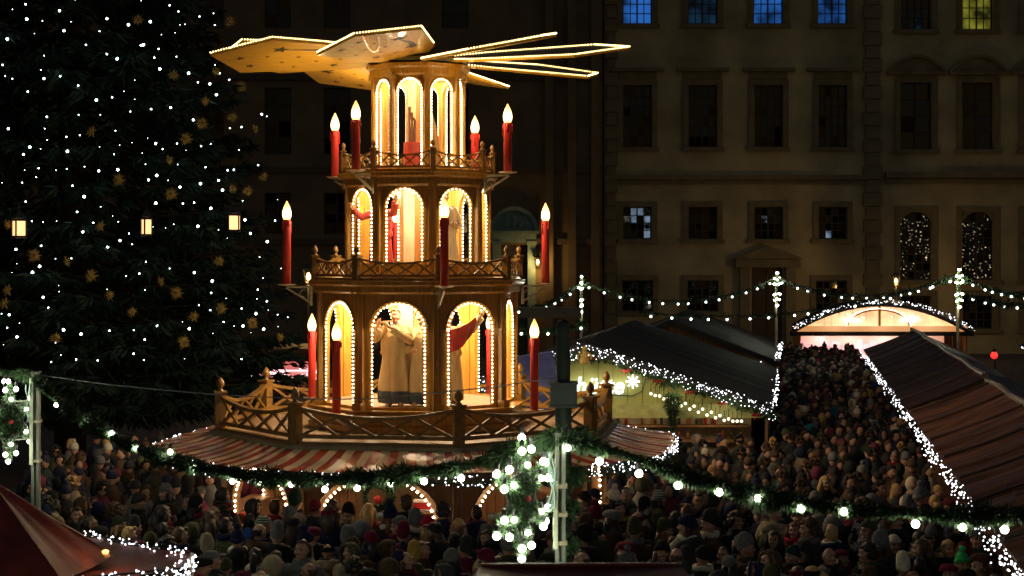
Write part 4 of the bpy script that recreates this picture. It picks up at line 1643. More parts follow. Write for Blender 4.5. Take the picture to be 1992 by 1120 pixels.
def row_stall(label, t0, t1, ze, zr, run, roofm, ribs, sagv=.03):
    o = E0 + U * t0
    t = thing('market_stall', label, 'market stall', o, 0, 'stalls along the right of the alley')
    L = t1 - t0
    a, b_ = Vector((0, 0, ze)), U * L + Vector((0, 0, ze))
    d, c = N * run + Vector((0, 0, zr)), N * run + U * L + Vector((0, 0, zr))
    sheet_roof(a, b_, c, d, ribs, .016, .05, sagv).obj('roof', roofm, t)
    e1, e0 = N * run * 2 + Vector((0, 0, ze)), N * run * 2 + U * L + Vector((0, 0, ze))
    sheet_roof(e0, e1, d + N * .01, c + N * .01, ribs, .016, .05, sagv).obj('roof', roofm, t)
    rc = MB()
    rc.tube([d + Vector((0, 0, .03)) + U * (L * k / 10) + Vector((0, 0, -.03 * math.sin(k * 2.1))) for k in range(11)], .06, 8)
    rc.obj('ridge_cap', mat('ridge_cap', (.16, .10, .06), .4), t)
    sm_ = MB().tube([(N * (run * k / 6) + Vector((0, 0, ze + .045 + (zr - ze) * k / 6 - sagv * math.sin(PI * k / 6)))) for k in range(7)], .022, 6).mesh('roof_seam', mat('seam_strip', (.10, .06, .04), .35))
    for k in range(1, int(L / 2.4) + 1):
        link('roof_seam', sm_, t, U * (k * 2.4 - .6))
    w = MB()
    nb = int(L / .22)
    for k in range(nb):
        w.box(N * .92 + U * (L * (k + .5) / nb) + Vector((0, 0, .52)), (.05, L / nb - .015, 1.04), rz=math.atan2(-U.x, U.y))
    for s in (0.02, .98):
        for k in range(12):
            w.box(N * (.42 + (run * 2 - .84) * (k + .5) / 12) + U * (L * s) + Vector((0, 0, ze / 2 + .1)), ((run * 2 - .84) / 12 - .01, .05, ze + .2), rz=math.atan2(-U.x, U.y))
    w.obj('board_wall', STALLW, t)
    for s, uu in ((-1, .03), (1, L - .03)):
        g = MB()
        p0, p1, p2 = U * uu + Vector((0, 0, ze - .03)) + N * .05, U * uu + N * (run * 2 - .05) + Vector((0, 0, ze - .03)), U * uu + N * run + Vector((0, 0, zr - .05))
        g.add([p0, p1, p2], [(0, 1, 2)])
        g.add([p0 + U * .04, p1 + U * .04, p2 + U * .04], [(2, 1, 0)])
        g.obj('gable_board', STALLW, t)
    cn = MB()
    cn.box(N * .78 + U * (L / 2) + Vector((0, 0, 1.07)), (.5, L, .05), rz=math.atan2(-U.x, U.y))
    cn.obj('counter', STALLW, t)
    return t


SEG = [(-5.0, 4.35), (4.75, 16.9), (17.2, 38.0)]
row_stall('nearest brown sheet-roofed stall at the lower right corner, under the fir garland', *SEG[0], 2.6, 3.2, 1.5, ROOFR, 75)
row_stall('long brown ribbed-roof stall right of the crowded alley, edged with white lights', *SEG[1], 2.6, 3.2, 1.5, ROOFR, 90)
row_stall('dark roofed stall at the far right end of the alley, before the bright gable stall', *SEG[2], 2.6, 3.25, 1.5, ROOFM, 110)
for (s0, s1), lab, pm in zip(SEG, ('white fairy lights on the eave of the nearest stall, lower right corner', 'thick band of white fairy lights down the eave of the long brown roof', 'white fairy lights on the eave of the dark roofed stall up the alley'), (30, 20, 11)):
    a = E0 + U * s0 + Vector((0, 0, 2.58))
    b_ = E0 + U * s1 + Vector((0, 0, 2.58))
    segs = [(a, b_)]
    if s0 > 0 and s0 < 10:
        segs.append((a, a + N * .7))
    light_curtain(lab, segs, pm, .30, .11, .0112, int(s0 * 10) + 77)

# second row behind on the right: two dark roofs
for (t0, t1, off, lab) in ((13, 27, 5.2, 'dark roof of a stall behind the long brown roof, right edge'), (29, 43, 5.4, 'farther dark stall roof on the right, a red lamp on its eave')):
    o = E0 + U * t0 + N * off
    t = thing('market_stall', lab, 'market stall', o, 0, 'stalls along the right of the alley')
    L = t1 - t0
    a, b_ = Vector((0, 0, 2.5)), U * L + Vector((0, 0, 2.5))
    d, c = N * 1.6 + Vector((0, 0, 3.3)), N * 1.6 + U * L + Vector((0, 0, 3.3))
    e1, e0 = N * 3.2 + Vector((0, 0, 2.5)), N * 3.2 + U * L + Vector((0, 0, 2.5))
    sheet_roof(a, b_, c, d, 40, .01).obj('roof', ROOFD, t)
    sheet_roof(e0, e1, d + N * .01, c + N * .01, 40, .01).obj('roof', ROOFD, t)
    w = MB()
    for s in (.5, 2.7):
        w.box(N * s + U * L / 2 + Vector((0, 0, 1.25)), (.06, L - .2, 2.5), rz=math.atan2(-U.x, U.y))
    w.obj('board_wall', STALLW, t)
    light_curtain('sparse white lights along the ' + ('right-hand eave behind the brown roof' if t0 < 20 else 'far right eave near a red lamp'), [(o + Vector((0, 0, 2.5)), o + U * L + Vector((0, 0, 2.5)))], 5, .12, .05, .018, 300 + t0)
p_ = at(1934, 691, 46)
t = thing('red_lamp', 'small round red lamp above the dark roofs at the right', 'lamp', p_)
MB().ball((0, 0, 0), .10, ICO2).obj('lamp_glass', glow('red_lamp_glass', (1, .02, .015), 1.2, 'AUTO'), t, True)
MB().lathe([(.02, .09), (.05, .1), (.05, .16), (0, .17)], 8).obj('lamp_cap', BLACK, t)
b = MB()
b.tube([(0, 0, .16), (.05, .1, .16), (.05, .12, -p_.z)], .02, 6)
b.obj('lamp_stem', BLACK, t)


# gabled stalls
def gable_stall(name, label, A, B, zp, ze, depth, roofm, panelm, zpanel, over=.35, group='gabled stalls', curve=False):
    """A, B: eave ends of the gable front (z ignored); peak half-way; roof runs back along the alley"""
    A, B = Vector((A[0], A[1], 0)), Vector((B[0], B[1], 0))
    o = (A + B) / 2
    t = thing(name, label, 'market stall', o, 0, group)
    a, b_ = A - o, B - o
    pk = Vector((0, 0, zp))
    az, bz_ = a + Vector((0, 0, ze)), b_ + Vector((0, 0, ze))
    D = U * depth
    f = U * -over
    def arc(s):
        return ze + (zp - ze) * ((1 - (2 * s - 1) ** 2) if curve else (1 - abs(2 * s - 1)))
    if curve:
        rf = MB()
        nc = 16
        for i in range(nc):
            p0, p1 = a.lerp(b_, i / nc) + Vector((0, 0, arc(i / nc))), a.lerp(b_, (i + 1) / nc) + Vector((0, 0, arc((i + 1) / nc)))
            rf.quad(p0 + f, p1 + f, p1 + D, p0 + D)
            dn = Vector((0, 0, -.06))
            rf.quad(p0 + f + dn, p0 + D + dn, p1 + D + dn, p1 + f + dn)
            rf.quad(p0 + f, p0 + f + dn, p1 + f + dn, p1 + f)
        rf.obj('roof', roofm, t)
    else:
        sheet_roof(bz_ + D, bz_ + f, pk + f, pk + D, 40, .004).obj('roof', roofm, t)
        sheet_roof(az + f, az + D, pk + D, pk + f, 40, .004).obj('roof', roofm, t)
    g = MB()
    fr = U * .02
    k = .955
    zz = ze + (zp - ze) * (1 - k)
    n_ = 24
    dirx = (b_ - a).normalized()
    W = (b_ - a).length

    def ztop(s):
        return arc(s) - .06
    # boards of the gable front, one quad each with a small recess at the joints
    for i in range(n_):
        s0, s1 = .03 + .94 * i / n_, .03 + .94 * (i + 1) / n_ - .0015
        p0, p1 = a.lerp(b_, s0), a.lerp(b_, s1)
        zl = min(zpanel, ztop(s0) - .02, ztop(s1) - .02)
        g.add([p0 + Vector((0, 0, zl)), p1 + Vector((0, 0, zl)), p1 + Vector((0, 0, ztop(s1))), p0 + Vector((0, 0, ztop(s0)))], [(0, 1, 2, 3)])
        g.add([p0 + U * .05 + Vector((0, 0, zl)), p1 + U * .05 + Vector((0, 0, zl)), p1 + U * .05 + Vector((0, 0, ztop(s1))), p0 + U * .05 + Vector((0, 0, ztop(s0)))], [(3, 2, 1, 0)])
    g.obj('gable_panel', panelm, t)
    br = MB()
    nbr = 16 if curve else 2
    for i in range(nbr):
        p0, p1 = a.lerp(b_, i / nbr) + Vector((0, 0, arc(i / nbr) - .09)), a.lerp(b_, (i + 1) / nbr) + Vector((0, 0, arc((i + 1) / nbr) - .09))
        br.beam(p0 + f * .9, p1 + f * .9, .05, .16)
    br.obj('barge_board', BLACK, t)
    w = MB()
    for e in (a * .97, b_ * .97):
        w.box(e + D * .5 + Vector((0, 0, ze / 2)), (.06, depth, ze), rz=math.atan2(-U.x, U.y))
    w.box(D * .98 + Vector((0, 0, ze / 2)), (W * .95, .06, ze))
    w.obj('board_wall', STALLW, t)
    c = MB()
    nb = int(W / .2)
    for i in range(nb):
        c.box(a.lerp(b_, .03 + .94 * (i + .5) / nb) + U * .06 + Vector((0, 0, .5)), (W * .94 / nb - .012, .05, 1.0))
    c.box(U * -.1 + Vector((0, 0, 1.04)), (W * .94, .5, .06))
    c.obj('counter', STALLW, t)
    return t, a, b_, pk, ze, o


# the green stall with the lit sign
gs = gable_stall('market_stall', 'olive fronted stall with a glowing script sign under its gable, right of the pyramid', (-2.57, 37.4), (5.73, 37.4), 3.72, 2.3, 12.4, ROOFD, OLIVE, 2.12)
gst = gs[0]
o0 = gs[5]
fz_ = MB()
fz_.box((0, -.04, 2.20), (7.9, .07, .30))
fz_.obj('fascia_board', mat('pale_olive', (.46, .46, .17), .55), gst)
cu = bpy.data.curves.new('sign_text', 'FONT')
cu.body = 'Almhütte'
cu.size = .62
cu.shear = .22
cu.extrude = .02
cu.offset = .012
cu.space_character = 1.05
cu.align_x = 'LEFT'
to = bpy.data.objects.new('sign_text_tmp', cu)
COL.objects.link(to)
dg = bpy.context.evaluated_depsgraph_get()
tm = bpy.data.meshes.new_from_object(to.evaluated_get(dg))
bpy.data.objects.remove(to)
tm.materials.clear()
tm.materials.append(SIGNL)
tw_ = max(v.co.x for v in tm.vertices) - min(v.co.x for v in tm.vertices)
sx_ = (at(1216, 740, 37.3).x - at(1045, 740, 37.3).x) / tw_
p_ = at(1045, 765, 37.28)
t = thing('lit_sign', 'glowing white script lettering on the olive stall front', 'sign', p_)
so = link('sign_lettering', tm, t)
so.rotation_euler = (R(90), 0, 0)
so.scale = (sx_, sx_ * 1.08, 1)
sb = MB()
for k in range(8):
    a = k * PI / 4
    sb.beam((0, 0, 0), (.15 * math.cos(a), 0, .15 * math.sin(a)), .03, .035)
sb.obj('sign_star', SIGNL, t, loc=at(1231, 742, 37.28) - p_)
cb = MB()
pp = [at(x, y, 37.33) for x, y in ((1070, 765), (1180, 768), (1230, 770), (1250, 760), (1256, 735))]
cb.tube([q - p_ for q in pp], .012, 5)
cb.obj('sign_cable', BLACK, t)
pkw, aw, bw = o0 + Vector((0, -.4, 3.72)), Vector((-2.57, 37.0, 2.3)), Vector((5.73, 37.0, 2.3))
light_curtain('white fairy lights on the gable edge of the olive stall', [(pkw, bw), (pkw, aw)], 58, .34, .08, .0112, 21)
bwe = Vector((5.73, 37.4, 2.3))
light_curtain('curtain of white lights down the alley-side eave of the olive stall', [(bwe, bwe + U * 12.4)], 9, .42, .10, .0145, 22)
# fir, bows and little ball lamps under the gable edge
t = thing('gable_greenery', 'fir swag with red bows under the lit gable edge of the olive stall', 'garland', pkw)
needles([aw - pkw + Vector((0, .05, -.15)), Vector((0, .05, -.22)), bw - pkw + Vector((0, .05, -.15))], .13, 3600, .16, .012, FIR, 'fir_twigs', t, .6, 91)
bow = MB()
for s in (-1, 1):
    bow.ball((s * .09, 0, .02), (.09, .03, .06), ICO2)
    bow.beam((0, 0, 0), (s * .08, -.01, -.18), .05, .012)
bow.ball((0, -.02, 0), .035, ICO1)
bm_ = bow.mesh('red_bow', mat('dark_red_ribbon', (.28, .015, .012), .5))
for f_ in (0.03, .22, .38, .55, .72, .9):
    q = (bw - pkw) * f_ + Vector((0, -.08, -.30))
    link('red_bow', bm_, t, q).scale = (.6, .6, .6)
ball_m = MB().ball((0, 0, 0), .034, ICO2).mesh('bulb', glow('soft_ball_lamp', (.95, .9, .6), 1.5, 'AUTO'), True)
rod_m = MB().tube([(0, 0, .04), (0, 0, .22)], .008, 5).mesh('rod', BLACK)
t = thing('ball_lamp_row', 'row of small hanging ball lamps along the sloping gable of the olive stall', 'string lights', pkw)
for k in range(22):
    f_ = .34 + .50 * (k + .5) / 22
    q = (bw - pkw) * f_ + Vector((0, .1, -.62 - .05 * math.sin(k * 3)))
    if q.z + pkw.z < 2.0:
        q.z = 2.0 - pkw.z
    bo = link('bulb', ball_m, t, q)
    link('rod', rod_m, bo)
# wreath / star at the gable peak
b = MB()
t = thing('gable_figure', 'small gilded figure at the gable peak of the olive stall', 'decoration', pkw + Vector((0, -.1, -.45)))
b.lathe([(.12, 0), (.10, .12), (.05, .25), (.045, .28)], 10)
b.ball((0, 0, .33), .06, ICO2)
for s in (-1, 1):
    b.tube([(s * .05, 0, .24), (s * .16, -.02, .18), (s * .12, -.06, .10)], [.03, .025, .02], 6)
b.obj('figure_body', STRAW, t, True)
# goods in the opening of the olive stall
rgb = random.Random(4)
for row, (zz, yy) in enumerate(((1.07, .05), (1.45, 1.2), (1.78, 1.2))):
    for k in range(26):
        if rgb.random() < .25:
            continue
        b = MB()
        h = rgb.uniform(.18, .32)
        b.lathe([(.035, 0), (.037, h * .6), (.015, h * .78), (.015, h), (0, h)], 8)
        bc = rgb.randrange(3)
        o = b.obj('bottle', [BOTTLE, mat('bottle_red', (.25, .03, .02), .2), mat('bottle_amber', (.3, .13, .03), .2)][bc], None, True, (.2 + .2 * k, 37.4 + yy, zz))
        bn_ = ('green', 'red', 'amber')[bc]
        wh = ('counter', 'lower back shelf', 'upper back shelf')[row]
        tag(o, f'{bn_} bottle on the {wh} of the olive stall', 'bottle', f'{bn_} bottles on the {wh}')
b = MB()
for zz in (1.42, 1.75):
    b.box((1.0, 1.2, zz), (5.6, .3, .04))
b.obj('shelf', STALLW, gst)
b = MB()
b.box((.3, 1.5, 1.3), (7.2, .05, 1.9))
b.obj('back_wall', mat('pale_back', (.35, .28, .2), .8), gst)
for x in (1.0, 3.0, 4.6):
    lamp('stall_lamp', (x, 37.9, 2.12), 7, (1.0, .72, .42), .08)
for x in (.9, 2.4, 3.6, 4.8):
    zz = 3.72 - 1.42 * (x - 1.58) / 4.15 if x > 1.58 else 3.5
    lamp('gable_fill_light', (x, 36.75, max(2.35, zz - .35)), 2.0, (1.0, .9, .55), .06)  # added point lights before the front, standing in for the gable's light strings
b = MB()
needles([Vector((0, 0, .3)), Vector((0, 0, -.5))], .22, 700, .2, .014, FIR, 'fir_bunch', tag(link('hanging_fir', None, None, at(1308, 790, 36.9)), 'hanging bunch of fir and gold leaves at the olive fascia board', 'fir bunch'), .3, 95)

# second stall on the left of the alley, farther back
s2 = gable_stall('market_stall', 'dark low roofed stall on the left of the alley beyond the olive one', (1.6, 53.0), (8.35, 53.0), 3.6, 2.3, 10, ROOFD, STALLW, 2.0)
light_curtain('white fairy lights on the eave of the second stall left of the alley', [(Vector((7.2, 52.5, 2.30)), Vector((8.3, 53.2, 2.36))), (Vector((8.3, 53.2, 2.36)), Vector((8.35, 53, 2.4)) + U * 9)], 9, .22, .07, .017, 23)
# the arched bright stall at the end of the alley
EY = 74.0
es = gable_stall('market_stall', 'brightly lit stall with an arched peach coloured gable closing the alley', (at(1540, 0, EY).x, EY), (at(1885, 0, EY).x, EY), 3.50, 2.30, 6, ROOFD, PEACH, 2.46, group='gabled stalls', curve=True)
est, eo = es[0], es[5]
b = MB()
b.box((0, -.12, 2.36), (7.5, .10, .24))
b.obj('glowing_beam', PEACHD, est)
b = MB()
b.box((0, -.25, 2.15), (7.9, .5, .18))
b.obj('dark_eave', ROOFD, est)
b = MB()
b.box((-.05, -.07, 2.9), (.10, .06, .9))
n_ = 18
for k in range(n_):
    t0, t1 = PI * k / n_, PI * (k + 1) / n_
    b.beam((-.1 - 1.35 * math.cos(t0), -.07, 2.46 + .72 * math.sin(t0)), (-.1 - 1.35 * math.cos(t1), -.07, 2.46 + .72 * math.sin(t1)), .07, .07)
b.obj('gable_arch', ORANGE, est)
t = thing('arch_lights', 'warm lights round the arch on the bright end stall', 'fairy lights', eo)
pts = [Vector((-.1 - 1.4 * math.cos(PI * k / 70), -.13, 2.46 + .78 * math.sin(PI * k / 70))) for k in range(71)]
pts += [Vector((-1.3 + rnd.gauss(0, .22), -.14, 2.66 + abs(rnd.gauss(0, .14)))) for _ in range(60)] + [Vector((1.25 + rnd.gauss(0, .25), -.14, 2.66 + abs(rnd.gauss(0, .14)))) for _ in range(60)]
leds('bulbs', pts, .022, glow('led_peach', (1, .78, .6), 4), t, .3)
light_curtain('white fairy lights over the curved gable of the bright end stall', [(Vector((eo.x + 3.95 * (k / 5 - 1), EY - .45, 2.42 + 1.2 * (1 - (k / 5 - 1) ** 2))), Vector((eo.x + 3.95 * ((k + 1) / 5 - 1), EY - .45, 2.42 + 1.2 * (1 - ((k + 1) / 5 - 1) ** 2)))) for k in range(10)], 22, .22, .05, .018, 24)
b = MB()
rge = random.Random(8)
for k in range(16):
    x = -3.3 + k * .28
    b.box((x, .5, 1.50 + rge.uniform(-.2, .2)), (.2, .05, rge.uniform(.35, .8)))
b.obj('glowing_goods', PINKL, est)
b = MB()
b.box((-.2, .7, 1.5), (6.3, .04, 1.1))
b.obj('glowing_back_wall', glow('glowing_back', (1.0, .40, .26), .30), est)  # wall glows itself; the interior light is put into its material
for x in (-2.6, -1.2, .3, 1.8):
    lamp('stall_lamp', (eo.x + x, EY + .1, 1.95), 10, (1.0, .60, .52), .1)
for x in (-2.0, 0, 2.0):
    lamp('gable_fill_light', (eo.x + x, EY - .9, 2.6), 5, (1.0, .66, .40), .1)  # unseen point lights in front of the arched gable

# stall with red self-glowing cloth left behind the pyramid
p_ = at(565, 728, 52)
t = thing('red_stall', 'far stall with red glowing cloth and white lights, glimpsed left of the pyramid', 'market stall', (p_.x, 52, 0))
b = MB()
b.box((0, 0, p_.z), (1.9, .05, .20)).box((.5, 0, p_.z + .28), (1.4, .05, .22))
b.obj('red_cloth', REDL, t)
b = MB()
b.box((0, -.03, p_.z - .13), (1.9, .03, .05)).box((0, -.03, p_.z + .12), (1.9, .03, .05))
b.obj('tube_light', glow('pink_tube', (1, .5, .5), 1.5), t)
b = MB()
b.box((0, .2, 1.0), (4, .1, 1.5)).box((0, 1.0, 2.7), (5, 3, .12))
for sx in (-2.2, 2.2):
    b.box((sx, .3, 1.35), (.1, .1, 2.7))
b.obj('stall_frame', STALLW, t)
leds('bulbs', [Vector((rnd.uniform(-1.2, 2.2), -.1, p_.z + rnd.uniform(-.25, .25))) for _ in range(60)], .022, LEDW, t)
# blue tarpaulin behind the right of the pyramid
b = MB()
c = at(1022, 750, 36.5)
b.add([(c.x - .6, 36.4, c.z + .55), (c.x + .6, 36.6, c.z + .72), (c.x + .7, 36.0, c.z - .05), (c.x - .6, 35.9, c.z - .35), (c.x - .55, 36.0, 0), (c.x + .7, 36.1, 0)], [(0, 1, 2, 3), (3, 2, 5, 4)])
b.add([(c.x - .6, 37.0, c.z + .55), (c.x + .6, 37.0, c.z + .72), (c.x + .7, 37.0, 0), (c.x - .55, 37.0, 0)], [(3, 2, 1, 0)])
o = b.obj('blue_tarpaulin', mat('blue_tarp', (.03, .045, .16), .5, bump=.4, bscale=4))
tag(o, 'dark blue tarpaulin hanging behind the right side of the pyramid', 'tarpaulin')

# ------------------------------------------------------------------ red canvas roofs in the foreground
t = thing('red_canvas_roof', 'dark red canvas stall roof in the lower left corner', 'stall roof', (-5.6, 17.2, 0))
o_ = Vector((-5.6, 17.2, 0))
P1, C1, P3, P4 = Vector((-4.75, 18.7, 2.6)), at(372, 1076, 17.3), Vector((-4.1, 15.6, 2.55)), Vector((-9.5, 15.2, 2.6))
P5 = Vector((-9.5, 19, 2.6))
A1 = at(-20, 932, 17.2)
A2 = Vector((-9.5, 17.2, A1.z + .1))


def canvas(corners, name, parent, material, n=10, sagv=.05):
    b = MB()
    a, b_, c, d = [Vector(q) - o_ for q in corners]
    vs = []
    for i in range(n + 1):
        for j in range(n + 1):
            u, v_ = i / n, j / n
            p = a.lerp(b_, u).lerp(d.lerp(c, u), v_)
            p.z -= sagv * math.sin(PI * u) * (.35 + .65 * math.sin(PI * v_)) + .012 * math.sin(u * 17 + v_ * 5) * math.sin(v_ * PI)
            vs.append(p)
    b.add(vs, [(i * (n + 1) + j, (i + 1) * (n + 1) + j, (i + 1) * (n + 1) + j + 1, i * (n + 1) + j + 1) for i in range(n) for j in range(n)])
    return b.obj(name, material, parent, True)


CM = at(222, 1080, 17.35)
P3 = at(120, 1128, 16.3)
canvas([P1, CM, A1, A1], 'canvas_panel', t, TARP)
canvas([CM, P3, A1, A1], 'canvas_panel', t, TARP)
C1b = at(352, 1106, 16.7)
canvas([P1 + Vector((0, 0, -.03)), C1, C1b, P3 + Vector((0, 0, -.03))], 'flat_canopy', t, TARP)
canvas([P3, P4, A2, A1], 'canvas_panel', t, TARP)
canvas([P5, P1, A1, A2], 'canvas_panel', t, TARP)
b = MB()
for q in (P1, C1, P3, P4, P5):
    q2 = q - o_
    b.tube([q2, (q2.x, q2.y, 0)], .03, 6)
b.obj('roof_leg', METAL, t)
light_curtain('white fairy lights round the eave of the red canvas roof, lower left', [(P1, C1), (C1, C1b), (C1b, P3), (C1, C1b)], 75, .20, .09, .0085, 25)
q = at(205, 1073, 17.0)
t = thing('roof_lamp', 'small orange lamp glowing on the lower left red canvas', 'lamp', q)
MB().ball((0, 0, 0), (.035, .03, .02), ICO2).obj('lamp_glass', glow('orange_lamp', (1, .25, .05), 5, 'AUTO'), t)
MB().lathe([(.05, -.05), (.04, -.02)], 8).obj('lamp_base', METAL, t)
lamp('canvas_lamp', q + Vector((.05, -.05, .06)), .8, (1, .35, .1), .03)

WINE = mat('wine_canvas', (0.13, 0.014, 0.007), 0.42, var=0.5, scale=2.0, bump=0.5, bscale=5)
o_ = Vector((.4, 12.2, 0))
t = thing('red_canvas_roof', 'dark red canvas roof ridge at the bottom edge under the near pole', 'stall roof', o_)
r0, r1 = at(935, 1100, 12.4), at(1325, 1098, 12.4)
rz_ = r0.z
canvas([(r0.x - .3, 9.2, rz_ - .22), (r1.x + .3, 9.2, rz_ - .22), r1, r0], 'canvas_panel', t, WINE, 18, .07)
canvas([(r1.x + .3, 9.2, rz_ - .22), (r1.x + .4, 9.2, 2.9), (r1.x + .35, 12.6, 2.9), r1], 'canvas_panel', t, TARP)
canvas([(r1.x + .35, 12.6, 2.9), (r0.x - .35, 12.6, 2.9), r0, r1], 'canvas_panel', t, TARP)
canvas([(r0.x - .35, 12.6, 2.9), (r0.x - .4, 9.2, 2.9), (r0.x - .3, 9.2, rz_ - .22), r0], 'canvas_panel', t, TARP)
b = MB()
for x in (r0.x - .3, r1.x + .3):
    for y in (9.3, 12.5):
        b.tube([Vector((x, y, 2.95)) - o_, Vector((x, y, 0)) - o_], .03, 6)
b.obj('roof_leg', METAL, t)
b = MB()
b.tube([Vector(r0) - o_, Vector(r1) - o_], .018, 6)
b.obj('ridge_seam', mat('seam_red', (.25, .05, .03), .4), t)

# ------------------------------------------------------------------ festoons in the back of the market
SPOLE = [(1131, 548, 55.0, 'first'), (1510, 540, 60.0, 'middle'), (1863, 535, 52.0, 'right-hand')]
tops = []
for (px, py, Y, nm) in SPOLE:
    q = at(px, py, Y)
    tops.append(q)
    t = thing('star_pole', {'first': 'slim pole topped by a narrow lit star, close right of the pyramid', 'middle': 'slim pole with a lit star before the hall portal', 'right-hand': 'slim pole with a bright lit star beside the arched end stall'}[nm], 'pole', (q.x, Y, 0))
    b = MB()
    b.tube([(0, 0, 0), (0, 0, q.z + .1)], .05, 8)
    b.obj('post', METAL, t)
    turn = {'first': R(85), 'middle': R(70), 'right-hand': R(65)}[nm]
    sc = MB()
    r_ = .58
    for k in range(6):
        a = PI / 2 + k * PI / 3
        sc.tube([(0, -.15, q.z - .4), (r_ * math.cos(a) * math.cos(turn), -.15 + r_ * math.cos(a) * math.sin(turn), q.z - .4 + r_ * math.sin(a))], .02, 5)
    sc.obj('star_frame', FIR, t)
    for k in range(6):
        a = PI / 2 + k * PI / 3
        for rr in (.35, .60):
            for dd in (-.12, .12) if rr > .5 else (0,):
                aa = a + dd * 1.6
                bo = link('bulb', globe_m, t, (r_ * rr / .6 * math.cos(aa) * math.cos(turn), -.2 + r_ * rr / .6 * math.cos(aa) * math.sin(turn), q.z - .4 + r_ * rr / .6 * math.sin(aa)))
fest = [
    (at(1000, 600, 50), tops[0], .25, 8, 'festoon of bulbs rising to the first star pole beside the pyramid'),
    (tops[0], tops[1], .72, 14, 'festoon of bulbs sagging between the first and middle star poles'),
    (tops[1], tops[2], .62, 12, 'festoon of bulbs between the middle and right-hand star poles'),
    (at(1240, 606, 50), tops[2], .55, 16, 'low festoon of bulbs just above the dark stall roofs'),
    (tops[2], at(2060, 572, 50), .25, 10, 'upper festoon of bulbs running off right from the star pole'),
    (at(1880, 572, 50), at(2060, 590, 46), .15, 8, 'lower festoon of bulbs at the far right before the hall'),
    (at(1000, 640, 45), at(1140, 628, 45), .1, 5, 'short festoon of bulbs behind the lowest right candle'),
]
bulb_s = MB().ball((0, 0, 0), .040, ICO1).mesh('bulb', glow('festoon_bulb', (.85, .95, .9), 4, 'AUTO'), True)
for p, q, dr, nbl, lab in fest:
    pts = sag(p, q, dr)
    t = thing('light_festoon', lab, 'string lights', pts[0])
    rel = [v_ - pts[0] for v_ in pts]
    MB().tube(rel, .015, 5).obj('wire', BLACK, t)
    needles(rel, .11, 700, .14, .02, FIR, 'fir_twigs', t, .5, nbl)
    for k in range(nbl):
        f_ = (k + .5 + rnd.uniform(-.2, .2)) / nbl * (len(rel) - 1)
        i = int(f_)
        v_ = rel[i].lerp(rel[min(i + 1, len(rel) - 1)], f_ - i)
        link('bulb', bulb_s, t, v_ + Vector((0, -.1, -.10)))

# fringe of lights and fir under the striped awning
segs = []
cor = []
for k in range(8):
    th0 = FACES[k]
    for u in (-.5, -.25, 0, .25, .5):
        r = 4.78
        ap = r * C225
        x = u * 2 * r * math.sin(R(22.5))
        bul = .16 * (1 - (2 * u) ** 2)
        y = -ap - bul
        cor.append(Vector((PX + x * math.cos(th0) - y * math.sin(th0), PY + x * math.sin(th0) + y * math.cos(th0), 2.30)))
cor.append(cor[0])
light_curtain('white fairy lights hanging from the rim of the striped awning', [(cor[i], cor[i + 1]) for i in range(len(cor) - 1) if (cor[i + 1] - cor[i]).length > .01], 36, .26, .08, .0115, 31)
t = thing('awning_fir_rim', 'dark fir trim under the edge of the striped awning', 'garland', cor[0])
needles([c_ - cor[0] + Vector((0, 0, -.10)) for c_ in cor], .10, 9000, .10, .009, FIR, 'fir_twigs', t, .5, 33)

# things on the counters of the pyramid's ground-floor stall
def face_pt(k, x, y, z):
    th_ = FACES[k]
    return Vector((PX + x * math.cos(th_) - y * math.sin(th_), PY + x * math.sin(th_) + y * math.cos(th_), z))


ap = 3.42 * C225
t = thing('chalkboard', 'black chalkboard menu standing on the pyramid stall counter', 'chalkboard', face_pt(0, .55, -ap - .1, 1.105), FACES[0])
b = MB()
b.box((0, 0, .20), (.50, .03, .36))
b.obj('board', SLATE, t)
b = MB()
for z in (.015, .385):
    b.box((0, 0, z), (.54, .045, .03))
for x in (-.26, .26):
    b.box((x, 0, .20), (.03, .045, .34))
b.obj('board_frame', BLACK, t)
ch = MB()
rgc = random.Random(9)
for zz in (.30, .21, .12):
    x = -.19
    while x < .17:
        l = rgc.uniform(.03, .09)
        ch.tube([(x + l * i / 6, -.0175, zz + .022 * math.sin(i * 2.1 + x * 40) * rgc.uniform(.5, 1.3)) for i in range(7)], .004, 4)
        x += l + .015
ch.obj('chalk_strokes', CHALK, t)
t = thing('red_box', 'red and white striped box on a shelf above the chalkboard', 'box', face_pt(0, .72, -ap + .35, 1.50), FACES[0])
b = MB().box((0, 0, .08), (.40, .2, .12))
b.obj('box_body', REDP, t)
b = MB().box((0, 0, .15), (.42, .22, .025)).box((0, 0, .012), (.42, .22, .025)).box((.12, 0, .08), (.04, .206, .12))
b.obj('box_band', WHITEP, t)
b = MB().box((.0, .0, -.02), (.7, .35, .03)).box((-.3, 0, -.25), (.03, .3, .45)).box((.3, 0, -.25), (.03, .3, .45))
o = b.obj('counter_shelf', STALLW, None, loc=face_pt(0, .72, -ap + .35, 1.50), rz=FACES[0])
tag(o, 'small wooden shelf carrying the red striped box', 'shelf')
t = thing('fir_wreath', 'dark fir wreath with a red apple hanging in the front stall arch', 'wreath', face_pt(0, -.05, -ap + .25, 1.72), FACES[0])
needles([Vector((.22 * math.cos(a * PI / 8), 0, .22 * math.sin(a * PI / 8))) for a in range(17)], .09, 1300, .10, .012, FIR, 'fir_twigs', t, .1, 77)
MB().ball((0, -.03, -.05), .07, ICO2).obj('apple', REDP, t, True)
MB().tube([(0, 0, .2), (0, 0, .5)], .006, 5).obj('wreath_cord', WIRE, t)
